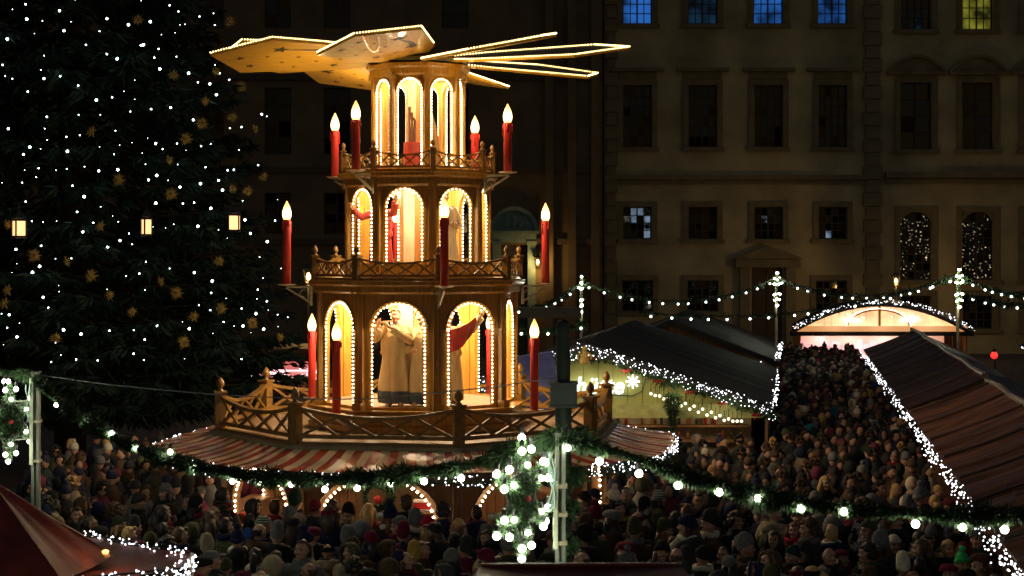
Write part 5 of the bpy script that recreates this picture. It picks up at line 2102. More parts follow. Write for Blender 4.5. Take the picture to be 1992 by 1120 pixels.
for j, (k, x) in enumerate(((0, -.75), (7, .3), (7, -.35), (1, -.4), (1, .5), (0, .1))):
    t = thing('mug_crate', ['crate of mugs at the left end of the front stall counter', 'crate of mugs on the left stall counter, right part', 'crate of mugs on the left stall counter, left part', 'crate of mugs on the right stall counter, left part', 'crate of mugs on the right stall counter, right part', 'crate of mugs in the middle of the front stall counter'][j], 'crate', face_pt(k, x, -ap - .05, 1.105), FACES[k], 'mug crates on the stall counter')
    b = MB()
    b.box((0, 0, .02), (.36, .26, .02))
    for s in (-1, 1):
        b.box((0, s * .125, .08), (.36, .015, .10)).box((s * .175, 0, .08), (.015, .24, .10))
    b.obj('crate_box', STALLW, t)
    mg = MB().lathe([(.035, .0), (.038, .10), (.032, .10), (.03, .02)], 10).mesh('mug', WHITEP if j % 2 else REDP, True)
    for a in range(4):
        for c_ in range(3):
            link('mug', mg, t, (-.13 + a * .087, -.08 + c_ * .08, .05))

# ------------------------------------------------------------------ people
PC = Vector((PX, PY, 0))


def body_mesh(kind, seed):
    b = MB()
    head_shapes(b, (0, 0, 1.58))
    b.tube([(0, .015, 1.34), (0, .018, 1.43), (0, .005, 1.53)], [.068, .054, .052], 10)
    b.tube([(0, .01, .90), (0, .015, 1.10), (0, .01, 1.30)], [.150, .135, .155], 14)
    b.ball((0, .01, 1.30), (.175, .10, .10), ICO2)
    b.ball((0, .015, .92), (.165, .115, .12), ICO2)
    for s in (-1, 1):
        b.ball((s * .175, .01, 1.335), (.070, .070, .065), ICO2)
        b.tube([(s * .09, .015, .90), (s * .095, .0, .50), (s * .10, .025, .10)], [.088, .060, .042], 10)
        b.tube([(s * .10, .05, .045), (s * .105, -.08, .045), (s * .11, -.17, .035)], [.042, .046, .034], 8)
        if kind == 'hold' and s == 1:
            el, wr = Vector((.27, -.04, 1.08)), Vector((.10, -.27, 1.22))
            b.tube([(s * .19, .01, 1.33), el], [.056, .045], 10)
            b.tube([el, wr], [.045, .030], 10)
            hand_shapes(b, wr, (-.35, -.45, .8), (-.8, .2, -.2))
        elif kind == 'hold':
            el, wr = Vector((-.27, -.04, 1.08)), Vector((-.09, -.27, 1.20))
            b.tube([(s * .19, .01, 1.33), el], [.056, .045], 10)
            b.tube([el, wr], [.045, .030], 10)
            hand_shapes(b, wr, (.35, -.45, .8), (.8, .2, -.2))
        else:
            el, wr = Vector((s * .27, .05, 1.06)), Vector((s * .22, -.10, .86))
            b.tube([(s * .19, .01, 1.33), el], [.056, .045], 10)
            b.tube([el, wr], [.045, .030], 10)
            hand_shapes(b, wr, (-s * .25, -.2, -.95), (-s * .5, -.8, .1))
    me = remesh(b, .0125, 'person_body', [SKIN, EYE, LIP], 1)
    # eyes, brows and lips sit on the face as small pieces of the same mesh
    bm = bmesh.new()
    bm.from_mesh(me)

    def put(c, r, mi):
        n0 = len(bm.faces)
        ret = bmesh.ops.create_icosphere(bm, subdivisions=2, radius=1)
        for v_ in ret['verts']:
            v_.co = Vector((c[0] + v_.co.x * r[0], c[1] + v_.co.y * r[1], c[2] + v_.co.z * r[2]))
        bm.faces.ensure_lookup_table()
        for f_ in bm.faces[n0:]:
            f_.material_index = mi
            f_.smooth = True
    for s in (-1, 1):
        put((s * .032, -.086, 1.597), (.015, .012, .0085), 1)
        put((s * .034, -.096, 1.622), (.020, .008, .0045), 1)
    put((0, -.097, 1.505), (.022, .010, .0070), 2)
    bm.to_mesh(me)
    bm.free()
    return me


def coat_mesh(kind, style):
    b = MB()
    hem = {'jacket': .82, 'parka': .62, 'long': .38}[style]
    w = {'jacket': 1.0, 'parka': 1.06, 'long': 1.02}[style]
    nn = 30
    prof = [(hem, .205, .165), (hem + .06, .212, .17), (.95, .200, .155), (1.10, .195, .150), (1.24, .215, .155), (1.34, .205, .140), (1.395, .150, .115), (1.43, .098, .095)]
    vs, fs = [], []
    for j, (z, rx, ry_) in enumerate(prof):
        for k in range(nn):
            a = 2 * PI * k / nn
            q = 1 + .03 * math.sin(a * 5 + z * 9)
            vs.append((rx * w * q * math.sin(a), -ry_ * w * q * math.cos(a) + .012, z))
    for j in range(len(prof) - 1):
        for k in range(nn):
            fs.append((j * nn + k, j * nn + (k + 1) % nn, (j + 1) * nn + (k + 1) % nn, (j + 1) * nn + k))
    fs.append(tuple(range(nn))[::-1])
    fs.append(tuple(range((len(prof) - 1) * nn, len(prof) * nn)))
    b.add(vs, fs)
    for s in (-1, 1):
        b.ball((s * .195, .012, 1.325), (.092, .092, .085), ICO2)
        sh = Vector((s * .205, .012, 1.31))
        if kind == 'hold':
            el, wr = Vector((s * .285, -.03, 1.07)), Vector((s * .115, -.245, 1.20))
        else:
            el, wr = Vector((s * .285, .05, 1.06)), Vector((s * .205, -.13, .88))
        b.tube([sh, sh.lerp(el, .5), el], [.088, .080, .074], 12)
        b.ball(el, .075, ICO2)
        b.tube([el, el.lerp(wr, .5), wr], [.074, .066, .058], 12)
        if kind != 'hold':
            b.ball((s * .19, -.14, .84), (.075, .05, .085), ICO2)      # the hand deep in its pocket
    # collar
    b.lathe([(.100, 1.385), (.118, 1.42), (.112, 1.470), (.098, 1.478)], 20, c=(0, .012, 0))
    me = remesh(b, .017, 'coat', [CLOTH], 2)
    return me


def hood_down():
    b = MB()
    b.tube([(.155 * math.sin(a), .012 - .02 + .135 * -math.cos(a) * -1, 1.40 + .02 * math.cos(a)) for a in [R(-130 + 260 * k / 16) for k in range(17)]], [.03 + .035 * math.sin(PI * k / 16) for k in range(17)], 8)
    b.ball((0, .15, 1.37), (.11, .07, .09), ICO2)
    return b.mesh('hood', CLOTH, True)


def dome(zlow_front, zlow_back, r, top, extra=0.0, cz=1.585, squash=1.0, cuff=False, wob=0.0, rib=0.0):
    """a cap that follows the skull; lower rim higher in front"""
    b = MB()
    nn, rows = (56 if rib else 32), 10
    vs, fs = [], []
    for j in range(rows + 1):
        t = j / rows
        for k in range(nn):
            a = 2 * PI * k / nn
            fr = .5 + .5 * math.cos(a)
            z0 = zlow_front * fr + zlow_back * (1 - fr)
            z = z0 + (top - z0) * t
            tt = (z - z0) / (top - z0)
            q = math.sqrt(max(0.0, 1 - tt ** 2.6)) if j else 1.0
            q = q + (1 - q) * extra
            rr = r * q * (1 + wob * math.sin(a * 6 + t * 7) * math.sin(a * 2 + t * 11 + 1) + rib * (1 if k % 2 else -1))
            vs.append((rr * .92 * math.sin(a), -rr * 1.08 * math.cos(a) + .010 + .012 * t, z))
    for j in range(rows):
        for k in range(nn):
            fs.append((j * nn + k, j * nn + (k + 1) % nn, (j + 1) * nn + (k + 1) % nn, (j + 1) * nn + k))
    fs.append(tuple(range(rows * nn, (rows + 1) * nn)))
    b.add(vs, fs)
    if cuff:
        vs, fs = [], []
        for j, (dz, dr) in enumerate(((-.004, -.004), (0, .010), (.035, .014), (.062, .010), (.066, -.006))):
            for k in range(nn):
                a = 2 * PI * k / nn
                fr = .5 + .5 * math.cos(a)
                z0 = zlow_front * fr + zlow_back * (1 - fr)
                rr = r + dr
                vs.append((rr * .92 * math.sin(a), -rr * 1.08 * math.cos(a) + .010, z0 + dz))
        for j in range(4):
            for k in range(nn):
                fs.append((j * nn + k, j * nn + (k + 1) % nn, (j + 1) * nn + (k + 1) % nn, (j + 1) * nn + k))
        b.add(vs, fs)
    return b


def hair_mesh(style):
    b = MB()
    cz = 1.588

    def shell(rx, ry_, rz_, cutf, cutz, dz=0.0):
        v, f = ICO3
        n0 = len(b.v)
        keep = {i for i, p in enumerate(v) if not (p[1] < cutf and p[2] < cutz)}
        v2 = [(p[0] * rx, p[1] * ry_ + .014, p[2] * rz_ + cz + dz) for p in v]
        b.add(v2, [q for q in f if all(i in keep for i in q)])
    if style == 'short':
        shell(.088, .108, .124, -.10, .55, .006)
        b.ball((0, -.075, 1.685), (.062, .035, .022), ICO2)
    elif style == 'long':
        shell(.096, .112, .128, -.22, .50, .004)
        for s in (-1, 1):
            b.tube([(s * .082, -.02, 1.62), (s * .098, -.01, 1.52), (s * .10, .02, 1.42), (s * .085, .04, 1.33)], [.03, .042, .045, .02], 8)
        b.tube([(0, .085, 1.60), (0, .11, 1.48), (0, .115, 1.36), (0, .11, 1.28)], [.07, .085, .08, .03], 10)
    elif style == 'bun':
        shell(.088, .106, .122, -.15, .52, .004)
        b.ball((0, .10, 1.66), .055, ICO2)
    elif style == 'bob':
        shell(.100, .114, .130, -.25, .48, .002)
        b.tube([(.095 * math.sin(a), .02 + .095 * -math.cos(a), 1.50) for a in [R(60 + 240 * k / 14) for k in range(15)]], [.035] * 15, 8)
    elif style == 'curly':
        rc = random.Random(2)
        for _ in range(120):
            a, e = rc.uniform(0, 2 * PI), rc.uniform(-.5, PI / 2)
            q = Vector((math.sin(a) * math.cos(e) * .098, -math.cos(a) * math.cos(e) * .112 + .016, math.sin(e) * .128))
            if q.y < -.045 and q.z < .07:
                continue
            b.ball(q + Vector((0, 0, cz + .002)), rc.uniform(.024, .040), ICO1)
    elif style == 'ponytail':
        shell(.087, .106, .122, -.12, .55, .004)
        b.tube([(0, .10, 1.64), (.01, .15, 1.60), (.015, .155, 1.50), (.01, .14, 1.40), (0, .13, 1.34)], [.03, .042, .045, .035, .012], 9)
    elif style == 'bald':
        v, f = ICO3
        keep = {i for i, p in enumerate(v) if -.55 < p[2] < .38 and p[1] > -.12}
        b.add([(p[0] * .085, p[1] * .104 + .008, p[2] * .118 + cz) for p in v], [q for q in f if all(i in keep for i in q)])
    out = []
    for p in b.v:
        a = math.atan2(p[0], -p[1] + .01)
        q = 1 + .035 * math.sin(a * 17 + 3 * math.sin(p[2] * 40)) + .03 * math.sin(a * 31 + p[2] * 25) + .02 * math.sin(p[2] * 90 + a * 5)
        out.append((p[0] * q, (p[1] - .01) * q + .01, p[2] + .006 * math.sin(a * 9)))
    b.v = out
    return b.mesh('hair', HAIR, True)


HATS = {}
hb = dome(1.632, 1.555, .095, 1.742, .10, cuff=True, rib=.018)
HATS['knit cap'] = [('hat', hb.mesh('knit_cap', KNIT, True))]
hb = None
pm_ = MB()
pm_.ball((0, .022, 1.785), .048, ICO3)
pm_.v = [tuple(np.array(p) + np.array((0, .022, 1.785)) * 0 + (np.array(p) - np.array((0, .022, 1.785))) * rnd.uniform(-.12, .15)) for p in pm_.v]
HATS['bobble hat'] = [('hat', dome(1.632, 1.545, .097, 1.752, .10, cuff=True, rib=.02).mesh('bobble_hat', KNIT, True)), ('pompom', pm_.mesh('pompom', KNIT, True))]
HATS['slouchy beanie'] = [('hat', dome(1.640, 1.540, .103, 1.795, .20, wob=.045, rib=.015).mesh('beanie', KNIT, True))]
fc = dome(1.640, 1.590, .103, 1.712, .18)
fc.ball((0, -.135, 1.645), (.075, .055, .012), ICO2)
HATS['flat cap'] = [('hat', fc.mesh('flat_cap', CLOTH, True))]
hd_ = MB()
v, f = ICO3
keep = {i for i, p in enumerate(v) if not (p[1] < -.42 and p[2] < .62)}
hd_.add([(p[0] * .128, p[1] * .140 + .020, p[2] * .155 + 1.570) for p in v], [q for q in f if all(i in keep for i in q)])
hd_.tube([(.118 * math.sin(a), -.062 - .03 * math.cos(a) * 0, 1.565 + .130 * math.cos(a)) for a in [2 * PI * k / 20 for k in range(21)]], .022, 7, cap=False)
HATS['raised hood'] = [('hat', hd_.mesh('raised_hood', CLOTH, True))]
fu = dome(1.625, 1.50, .114, 1.755, .45, wob=.10)
HATS['fur hat'] = [('hat', fu.mesh('fur_hat', KNIT, True))]
bb = dome(1.660, 1.610, .125, 1.730, .30)
HATS['beret'] = [('hat', bb.mesh('beret', KNIT, True))]
sb_ = MB()
sb_.lathe([(.094, 1.575), (.106, 1.585), (.106, 1.640), (.094, 1.65)], 24, c=(0, .008, 0), cap=False)
HATS['headband'] = [('hat', sb_.mesh('headband', KNIT, True))]
st_ = dome(1.632, 1.555, .100, 1.745, .10, cuff=True)
STRIPE = bpy.data.materials.new('striped_wool')
STRIPE.use_nodes = True
_n = STRIPE.node_tree
_tc = _n.nodes.new('ShaderNodeTexCoord')
_wv = _n.nodes.new('ShaderNodeTexWave')
_wv.wave_type, _wv.bands_direction = 'BANDS', 'Z'
_wv.inputs['Scale'].default_value = 9
_n.links.new(_tc.outputs['Object'], _wv.inputs[0])
_cr = _n.nodes.new('ShaderNodeValToRGB')
_cr.color_ramp.interpolation = 'CONSTANT'
_cr.color_ramp.elements[0].color = (.05, .06, .06, 1)
_cr.color_ramp.elements[1].position, _cr.color_ramp.elements[1].color = .5, (.4, .4, .34, 1)
_n.links.new(_wv.outputs['Fac'], _cr.inputs[0])
_n.links.new(_cr.outputs[0], _n.nodes['Principled BSDF'].inputs['Base Color'])
_n.nodes['Principled BSDF'].inputs['Roughness'].default_value = .95
HATS['striped knit cap'] = [('hat', st_.mesh('striped_cap', STRIPE, True))]

HAIRS = {k: hair_mesh(k) for k in ('short', 'long', 'bun', 'bob', 'bald', 'curly', 'ponytail')}
BODIES = {k: body_mesh(k, 1) for k in ('pocket', 'hold')}
COATS = {(k, s): coat_mesh(k, s) for k, s in (('pocket', 'jacket'), ('pocket', 'parka'), ('pocket', 'long'), ('hold', 'jacket'))}
HOOD = hood_down()
tr = MB()
for s in (-1, 1):
    tr.tube([(s * .085, .015, .95), (s * .095, .0, .50), (s * .10, .025, .12)], [.115, .082, .072], 12)
tr.ball((0, .015, .95), (.19, .14, .12), ICO2)
TROU = tr.mesh('trousers', CLOTH, True)
bo = MB()
for s in (-1, 1):
    bo.tube([(s * .10, .03, .20), (s * .10, .03, .06)], [.065, .062], 10)
    bo.tube([(s * .10, .06, .045), (s * .105, -.09, .05), (s * .11, -.20, .038)], [.055, .058, .045], 10)
BOOT = bo.mesh('boots', BLACK, True)
sc_ = MB()
sc_.tube([(.105 * math.sin(2 * PI * k / 18), .012 - .10 * math.cos(2 * PI * k / 18), 1.445 + .012 * math.sin(k)) for k in range(19)], .042, 9, cap=False)
sc_.tube([(.05, -.10, 1.43), (.06, -.165, 1.36), (.055, -.175, 1.20)], [.035, .04, .038], 8)
SCARF = sc_.mesh('scarf', KNIT, True)
gl_ = MB()
for s in (-1, 1):
    gl_.tube([(s * .034 + .024 * math.cos(2 * PI * k / 12), -.112, 1.597 + .018 * math.sin(2 * PI * k / 12)) for k in range(13)], .003, 5, cap=False)
    gl_.tube([(s * .058, -.110, 1.60), (s * .084, .0, 1.60)], .003, 5)
gl_.tube([(-.010, -.114, 1.60), (.010, -.114, 1.60)], .003, 5)
GLASSES = gl_.mesh('glasses', BLACK)

C = {'black': (.014, .014, .015), 'charcoal': (.035, .035, .038), 'navy': (.014, .02, .055), 'brown': (.075, .042, .022), 'olive': (.06, .062, .028), 'grey': (.14, .14, .14), 'beige': (.34, .27, .17), 'burgundy': (.13, .012, .035), 'red': (.24, .016, .014), 'blue': (.03, .10, .38), 'cream': (.62, .55, .40), 'dark green': (.018, .045, .03), 'mustard': (.42, .26, .05), 'bright green': (.04, .48, .14), 'crimson': (.42, .012, .05), 'purple': (.10, .03, .14), 'teal': (.02, .22, .26), 'white': (.70, .68, .63)}
HC = {'blond': (.50, .31, .11), 'brown': (.07, .035, .016), 'dark': (.016, .012, .010), 'grey': (.28, .27, .26), 'auburn': (.16, .05, .02)}
SK = [(.46, .25, .16), (.42, .23, .145), (.50, .28, .19), (.36, .19, .115)]


def paint(o, c):
    o.color = (*c, 1)
    return o


people = []


def person(x, y, rot, s, coat, ccol, hat=None, hcol=None, hair='short', hairc='brown', scarf=None, glasses=False, pose='pocket', label=None, hood=False, group='people in the market crowd', sx=1.0):
    o = link('person', BODIES[pose], None, (x, y, 0), rot)
    o.scale = (s * sx, s * sx, s)
    paint(o, rnd.choice(SK))
    tag(o, label, 'person', group)
    paint(link('coat', COATS[(pose, coat)], o), C[ccol])
    paint(link('trousers', TROU, o), C[rnd.choice(('black', 'charcoal', 'navy'))])
    link('boots', BOOT, o)
    if hat:
        for nm, m in HATS[hat]:
            ho = paint(link(nm, m, o), C[hcol])
            if nm == 'hat':
                ax, ay = rnd.gauss(0, .05), rnd.gauss(0, .05)
                ho.rotation_euler = (ax, ay, rnd.gauss(0, .15))
                ho.location = (-ay * 1.62, ax * 1.62, 0)
                hsc = rnd.uniform(.97, 1.05)
                ho.scale = (hsc, hsc, 1 + rnd.uniform(-.006, .012))
    if hair and hat not in ('raised hood',):
        hm = hair
        if hat and hat not in ('headband',):
            hm = {'bun': 'short', 'bob': 'long', 'bald': None, 'curly': 'long', 'ponytail': 'long'}.get(hair, hair)
        if hm and not (hat and hm == 'short'):
            h = paint(link('hair', HAIRS[hm], o), HC[hairc])
            if hat and hat != 'headband':
                h.scale = (.93, .93, .965)
                h.location = (0, 0, .02)
    if scarf:
        paint(link('scarf', SCARF, o), C[scarf])
    if glasses:
        link('glasses', GLASSES, o)
    if hood and hat != 'raised hood':
        paint(link('hood', HOOD, o), C[ccol])
    people.append((x, y))
    return o


def head_at(px, py, z=1.60):
    Y = (CAMH - z) * F / (py - HOR)
    return ((px - 996) / F * Y, Y)


FACE, BACK = 0.0, PI
spec = [
    # px, py of the head, rotation, scale, kwargs
    (1873, 1096, .1, 1.0, dict(coat='jacket', ccol='olive', hat='bobble hat', hcol='bright green', label='person in a bright green bobble hat at the lower right edge')),
    (1845, 1066, .2, 1.0, dict(coat='parka', ccol='black', hair='bob', hairc='blond', label='blond person with chin-length hair beside the green bobble hat')),
    (1740, 1058, .1, 1.0, dict(coat='jacket', ccol='charcoal', hat='knit cap', hcol='cream', label='person in a cream knit cap left of a bare-headed dark man, lower right')),
    (1757, 1101, BACK, 1.0, dict(coat='jacket', ccol='olive', hat='slouchy beanie', hcol='cream', label='person seen from behind in a cream slouchy beanie at the bottom right')),
    (1803, 1056, .05, 1.03, dict(coat='jacket', ccol='black', hair='short', hairc='dark', label='dark haired man facing out between the cream cap and the blond person')),
    (403, 1060, BACK, 1.0, dict(coat='jacket', ccol='black', hat='slouchy beanie', hcol='beige', label='person in a big beige beanie right of the red roof lights')),
    (365, 976, -.3, 1.0, dict(coat='jacket', ccol='black', hair='bun', hairc='dark', label='dark haired woman facing out under the left end of the awning lights')),
    (416, 996, 1.0, 1.03, dict(coat='parka', ccol='olive', hair='bald', hairc='brown', glasses=True, hood=True, label='balding man in glasses with a green hooded coat near the left awning')),
    (576, 975, 2.7, 1.05, dict(coat='jacket', ccol='black', hat='slouchy beanie', hcol='dark green', label='person in a large dark green beanie before the pyramid stall')),
    (616, 988, 2.3, 1.0, dict(coat='jacket', ccol='charcoal', hat='knit cap', hcol='burgundy', label='person in a dull red knit cap beside the dark green beanie')),
    (785, 1040, BACK, 1.0, dict(coat='jacket', ccol='burgundy', hat='slouchy beanie', hcol='burgundy', label='person in burgundy hat and coat seen from behind, front middle')),
    (833, 1020, 2.9, 1.0, dict(coat='jacket', ccol='brown', hat='knit cap', hcol='crimson', hair='long', hairc='blond', label='long blond hair under a crimson cap, below the chalkboard')),
    (704, 1027, BACK, 1.0, dict(coat='parka', ccol='black', hat='raised hood', hcol='grey', label='person in a raised pale grey hood, back turned, front middle')),
    (517, 1018, 2.6, 1.0, dict(coat='jacket', ccol='black', hat='striped knit cap', hcol='grey', label='person in a striped knit cap left of the dark green beanie')),
    (487, 1012, BACK, .93, dict(coat='jacket', ccol='blue', hair='short', hairc='dark', label='person with a bright blue jacket before the left stall arch')),
    (535, 985, 2.8, 1.0, dict(coat='jacket', ccol='red', hair='short', hairc='brown', label='person in a red jacket at the stall counter, left of the dark green beanie')),
    (717, 992, BACK, 1.0, dict(coat='jacket', ccol='red', hair='long', hairc='blond', label='blond haired person in red before the front stall arch')),
    (747, 1004, BACK, 1.0, dict(coat='jacket', ccol='black', hat='headband', hcol='white', hair='short', hairc='brown', label='person with a white headband and brown hair beside the blond person in red')),
    (648, 985, BACK, 1.04, dict(coat='jacket', ccol='charcoal', hair='bob', hairc='brown', label='person with bushy brown hair at the left foot of the lit front arch')),
    (1155, 966, -1.2, 1.0, dict(coat='jacket', ccol='navy', hat='knit cap', hcol='navy', pose='hold', label='person in a navy cap looking at a bright phone, right of the near pole')),
    (1702, 752, 2.2, 1.0, dict(coat='jacket', ccol='brown', hat='knit cap', hcol='blue', label='person in a bright blue cap by the lit eave up the alley')),
    (1624, 782, .3, 1.0, dict(coat='jacket', ccol='teal', hair='short', hairc='dark', label='person in a teal jacket in the middle of the alley')),
    (1672, 762, .0, 1.0, dict(coat='jacket', ccol='beige', hair='bun', hairc='auburn', label='person in a pale coat facing out, halfway up the alley')),
    (1576, 836, BACK, 1.0, dict(coat='parka', ccol='blue', hat='raised hood', hcol='teal', label='person in a raised teal hood left of the alley middle')),
    (1812, 946, 1.9, .78, dict(coat='jacket', ccol='red', hat='striped knit cap', hcol='grey', label='child in a striped cap beside the long lit eave')),
    (1282, 968, 1.5, 1.02, dict(coat='jacket', ccol='black', hat='striped knit cap', hcol='grey', hair='long', hairc='dark', label='long dark haired person in a striped cap under the right garland')),
    (1358, 972, .1, 1.06, dict(coat='jacket', ccol='charcoal', hair='short', hairc='dark', glasses=True, label='tall dark haired man in glasses facing out under the right garland')),
    (1210, 990, -1.3, 1.0, dict(coat='jacket', ccol='black', hair='short', hairc='dark', scarf='mustard', label='dark haired person in a mustard scarf right of the near pole')),
    (1368, 1020, BACK, 1.0, dict(coat='parka', ccol='grey', hat='raised hood', hcol='charcoal', label='person in a raised charcoal hood below the man in glasses')),
    (1500, 1085, 2.5, 1.0, dict(coat='parka', ccol='cream', hair='long', hairc='brown', scarf='cream', label='person in a cream parka and scarf at the bottom, right of centre')),
    (1545, 1030, -.4, 1.0, dict(coat='jacket', ccol='burgundy', hair='long', hairc='auburn', scarf='crimson', label='auburn haired person with a crimson scarf below the right garland')),
    (270, 975, 2.0, 1.0, dict(coat='jacket', ccol='black', hat='knit cap', hcol='charcoal', label='person in a charcoal cap turned right, left of the awning rim')),
    (300, 935, BACK, 1.0, dict(coat='parka', ccol='olive', hat='raised hood', hcol='olive', label='person in a raised olive hood under the left awning rim')),
    (150, 1000, .3, 1.0, dict(coat='jacket', ccol='black', hair='short', hairc='dark', label='dark haired person next to the slope of the red canvas roof')),
    (462, 1048, BACK, 1.0, dict(coat='jacket', ccol='black', hat='bobble hat', hcol='navy', scarf='cream', label='person in a navy bobble hat and cream scarf, lower left')),
    (805, 1078, BACK, 1.0, dict(coat='jacket', ccol='olive', hat='slouchy beanie', hcol='mustard', label='person in a mustard beanie at the bottom middle')),
    (530, 1098, BACK, 1.0, dict(coat='parka', ccol='olive', hat='raised hood', hcol='beige', label='person in a raised beige hood at the bottom left of centre')),
    (687, 1062, BACK, 1.0, dict(coat='jacket', ccol='brown', hat='knit cap', hcol='brown', label='person in a brown cap and brown jacket below the grey hood')),
    (1740, 888, -.4, 1.0, dict(coat='jacket', ccol='grey', hair='bun', hairc='grey', scarf='red', label='grey haired person with a red scarf by the lit eave')),
    (1605, 938, .3, 1.0, dict(coat='jacket', ccol='black', hair='long', hairc='blond', label='long blond haired person facing out in the middle of the crowd')),
    (1460, 828, .2, 1.0, dict(coat='jacket', ccol='olive', hair='bald', hairc='grey', label='bald person facing out at the right end of the olive stall')),
]
for (px, py, rot, s, kw) in spec:
    x, y = head_at(px, py, 1.60 * s)
    person(x, y, rot, s, **kw)
    if kw.get('pose') == 'hold':
        d = Vector((math.sin(-rot), -math.cos(rot), 0))
        dd = Matrix.Rotation(rot, 3, 'Z') @ Vector((0, -.33, 1.30))
        ph = thing('phone', 'bright phone screen held up right of the near pole', 'phone', Vector((x, y, 0)) + dd, rot)
        ph.rotation_euler = (R(-35), 0, rot)
        MB().box((0, 0, 0), (.08, .010, .155)).obj('phone_case', BLACK, ph)
        MB().box((0, .0065, 0), (.07, .002, .14)).obj('phone_screen', glow('phone_screen', (.85, .9, 1), 2.0, 'AUTO'), ph)


# the rest of the crowd
def eaveR(Y):
    return E0.x + (Y - E0.y) * .1654


def eaveL(Y):
    return 5.73 + (Y - 37.4) * .163


def allowed(x, y):
    if math.hypot(x - PX, y - PY) < 3.72:
        return False
    if abs(x - .42) < .35 and abs(y - 15.4) < .35 or abs(x - gp.x) < .3 and abs(y - 17.2) < .3:
        return False
    px = 996 + x / y * F
    if px < 60 or px > 2010:
        return False
    if x > eaveR(y) + .35:
        return False
    if y > 37.0 and x > -3 and x < eaveL(y) + .15:
        return False
    if y > 36.3 and x < 0:
        return False
    if y > 73.2:
        return False
    if y > 50 and x < eaveL(y) + .2:
        return False
    if x < -4.2 and y < 20.5:
        return False
    return True


pts = [(x, y) for x, y in people]
rp = random.Random(42)
newp = []
tries = 0
cell = {}


def near(x, y, d):
    cx, cy_ = int(x // .6), int(y // .6)
    for i in range(cx - 2, cx + 3):
        for j in range(cy_ - 2, cy_ + 3):
            for q in cell.get((i, j), ()):
                if (q[0] - x) ** 2 + (q[1] - y) ** 2 < d * d:
                    return True
    return False


for q in pts:
    cell.setdefault((int(q[0] // .6), int(q[1] // .6)), []).append(q)
while tries < 130000:
    tries += 1
    y = 20.4 + 53 * rp.random() ** 1.35
    x = rp.uniform(-9.5, 14.5)
    if not allowed(x, y):
        continue
    d = .44 if y > 36 else .49
    if near(x, y, d):
        continue
    cell.setdefault((int(x // .6), int(y // .6)), []).append((x, y))
    newp.append((x, y))
newp.sort(key=lambda q: q[1])
nind = 298 - len(people)
zones = [
    (lambda px, py, y: px < 260 and py < 960, 'in the dim far left'),
    (lambda px, py, y: px < 330, 'above the red canvas roof'),
    (lambda px, py, y: px < 480 and py < 1010, 'by the awning, left end'),
    (lambda px, py, y: px < 560, 'lower left of the crowd'),
    (lambda px, py, y: px < 700 and py < 1020, 'at the left stall counter'),
    (lambda px, py, y: px < 700, 'low down left of middle'),
    (lambda px, py, y: px < 880 and py < 1020, 'before the chalkboard counter'),
    (lambda px, py, y: px < 940, 'at the bottom middle'),
    (lambda px, py, y: px < 1080, 'behind the hanging fir star'),
    (lambda px, py, y: px < 1230 and py < 1010, 'right of the near pole'),
    (lambda px, py, y: px < 1330 and py > 1010, 'above the bottom red canvas'),
    (lambda px, py, y: px < 1420 and py > 900, 'under the right garland'),
    (lambda px, py, y: px < 1440, 'by the awning, right end'),
    (lambda px, py, y: py < 745, 'at the alley far end'),
    (lambda px, py, y: py < 800, 'halfway up the alley'),
    (lambda px, py, y: py < 860 and px < 1600, 'by the olive stall corner'),
    (lambda px, py, y: py < 860, 'by the eave up the alley'),
    (lambda px, py, y: py < 940 and px < 1600, 'left in the alley crowd'),
    (lambda px, py, y: py < 940, 'by the long lit eave'),
    (lambda px, py, y: py < 1020 and px < 1650, 'below the right garland, middle'),
    (lambda px, py, y: py < 1020, 'below the right garland, end'),
    (lambda px, py, y: px < 1650, 'at the bottom, right half'),
    (lambda px, py, y: True, 'in the bottom right corner'),
]
hatcols = {'knit cap': ['black', 'grey', 'cream', 'navy', 'burgundy', 'brown', 'olive', 'charcoal', 'black', 'dark green'], 'bobble hat': ['grey', 'cream', 'burgundy', 'charcoal', 'navy', 'black'], 'slouchy beanie': ['black', 'charcoal', 'brown', 'grey', 'olive', 'burgundy'], 'flat cap': ['brown', 'grey', 'black'], 'raised hood': ['black', 'olive', 'brown', 'charcoal', 'navy', 'grey'], 'fur hat': ['brown', 'beige', 'black', 'grey'], 'beret': ['burgundy', 'black', 'grey', 'brown'], 'headband': ['grey', 'black', 'burgundy', 'cream']}
coatcols = ['black', 'black', 'charcoal', 'charcoal', 'navy', 'brown', 'olive', 'charcoal', 'grey', 'beige', 'burgundy', 'black', 'black', 'brown', 'dark green', 'navy', 'brown', 'black']
cn = {'jacket': 'jacket', 'parka': 'parka', 'long': 'long coat'}
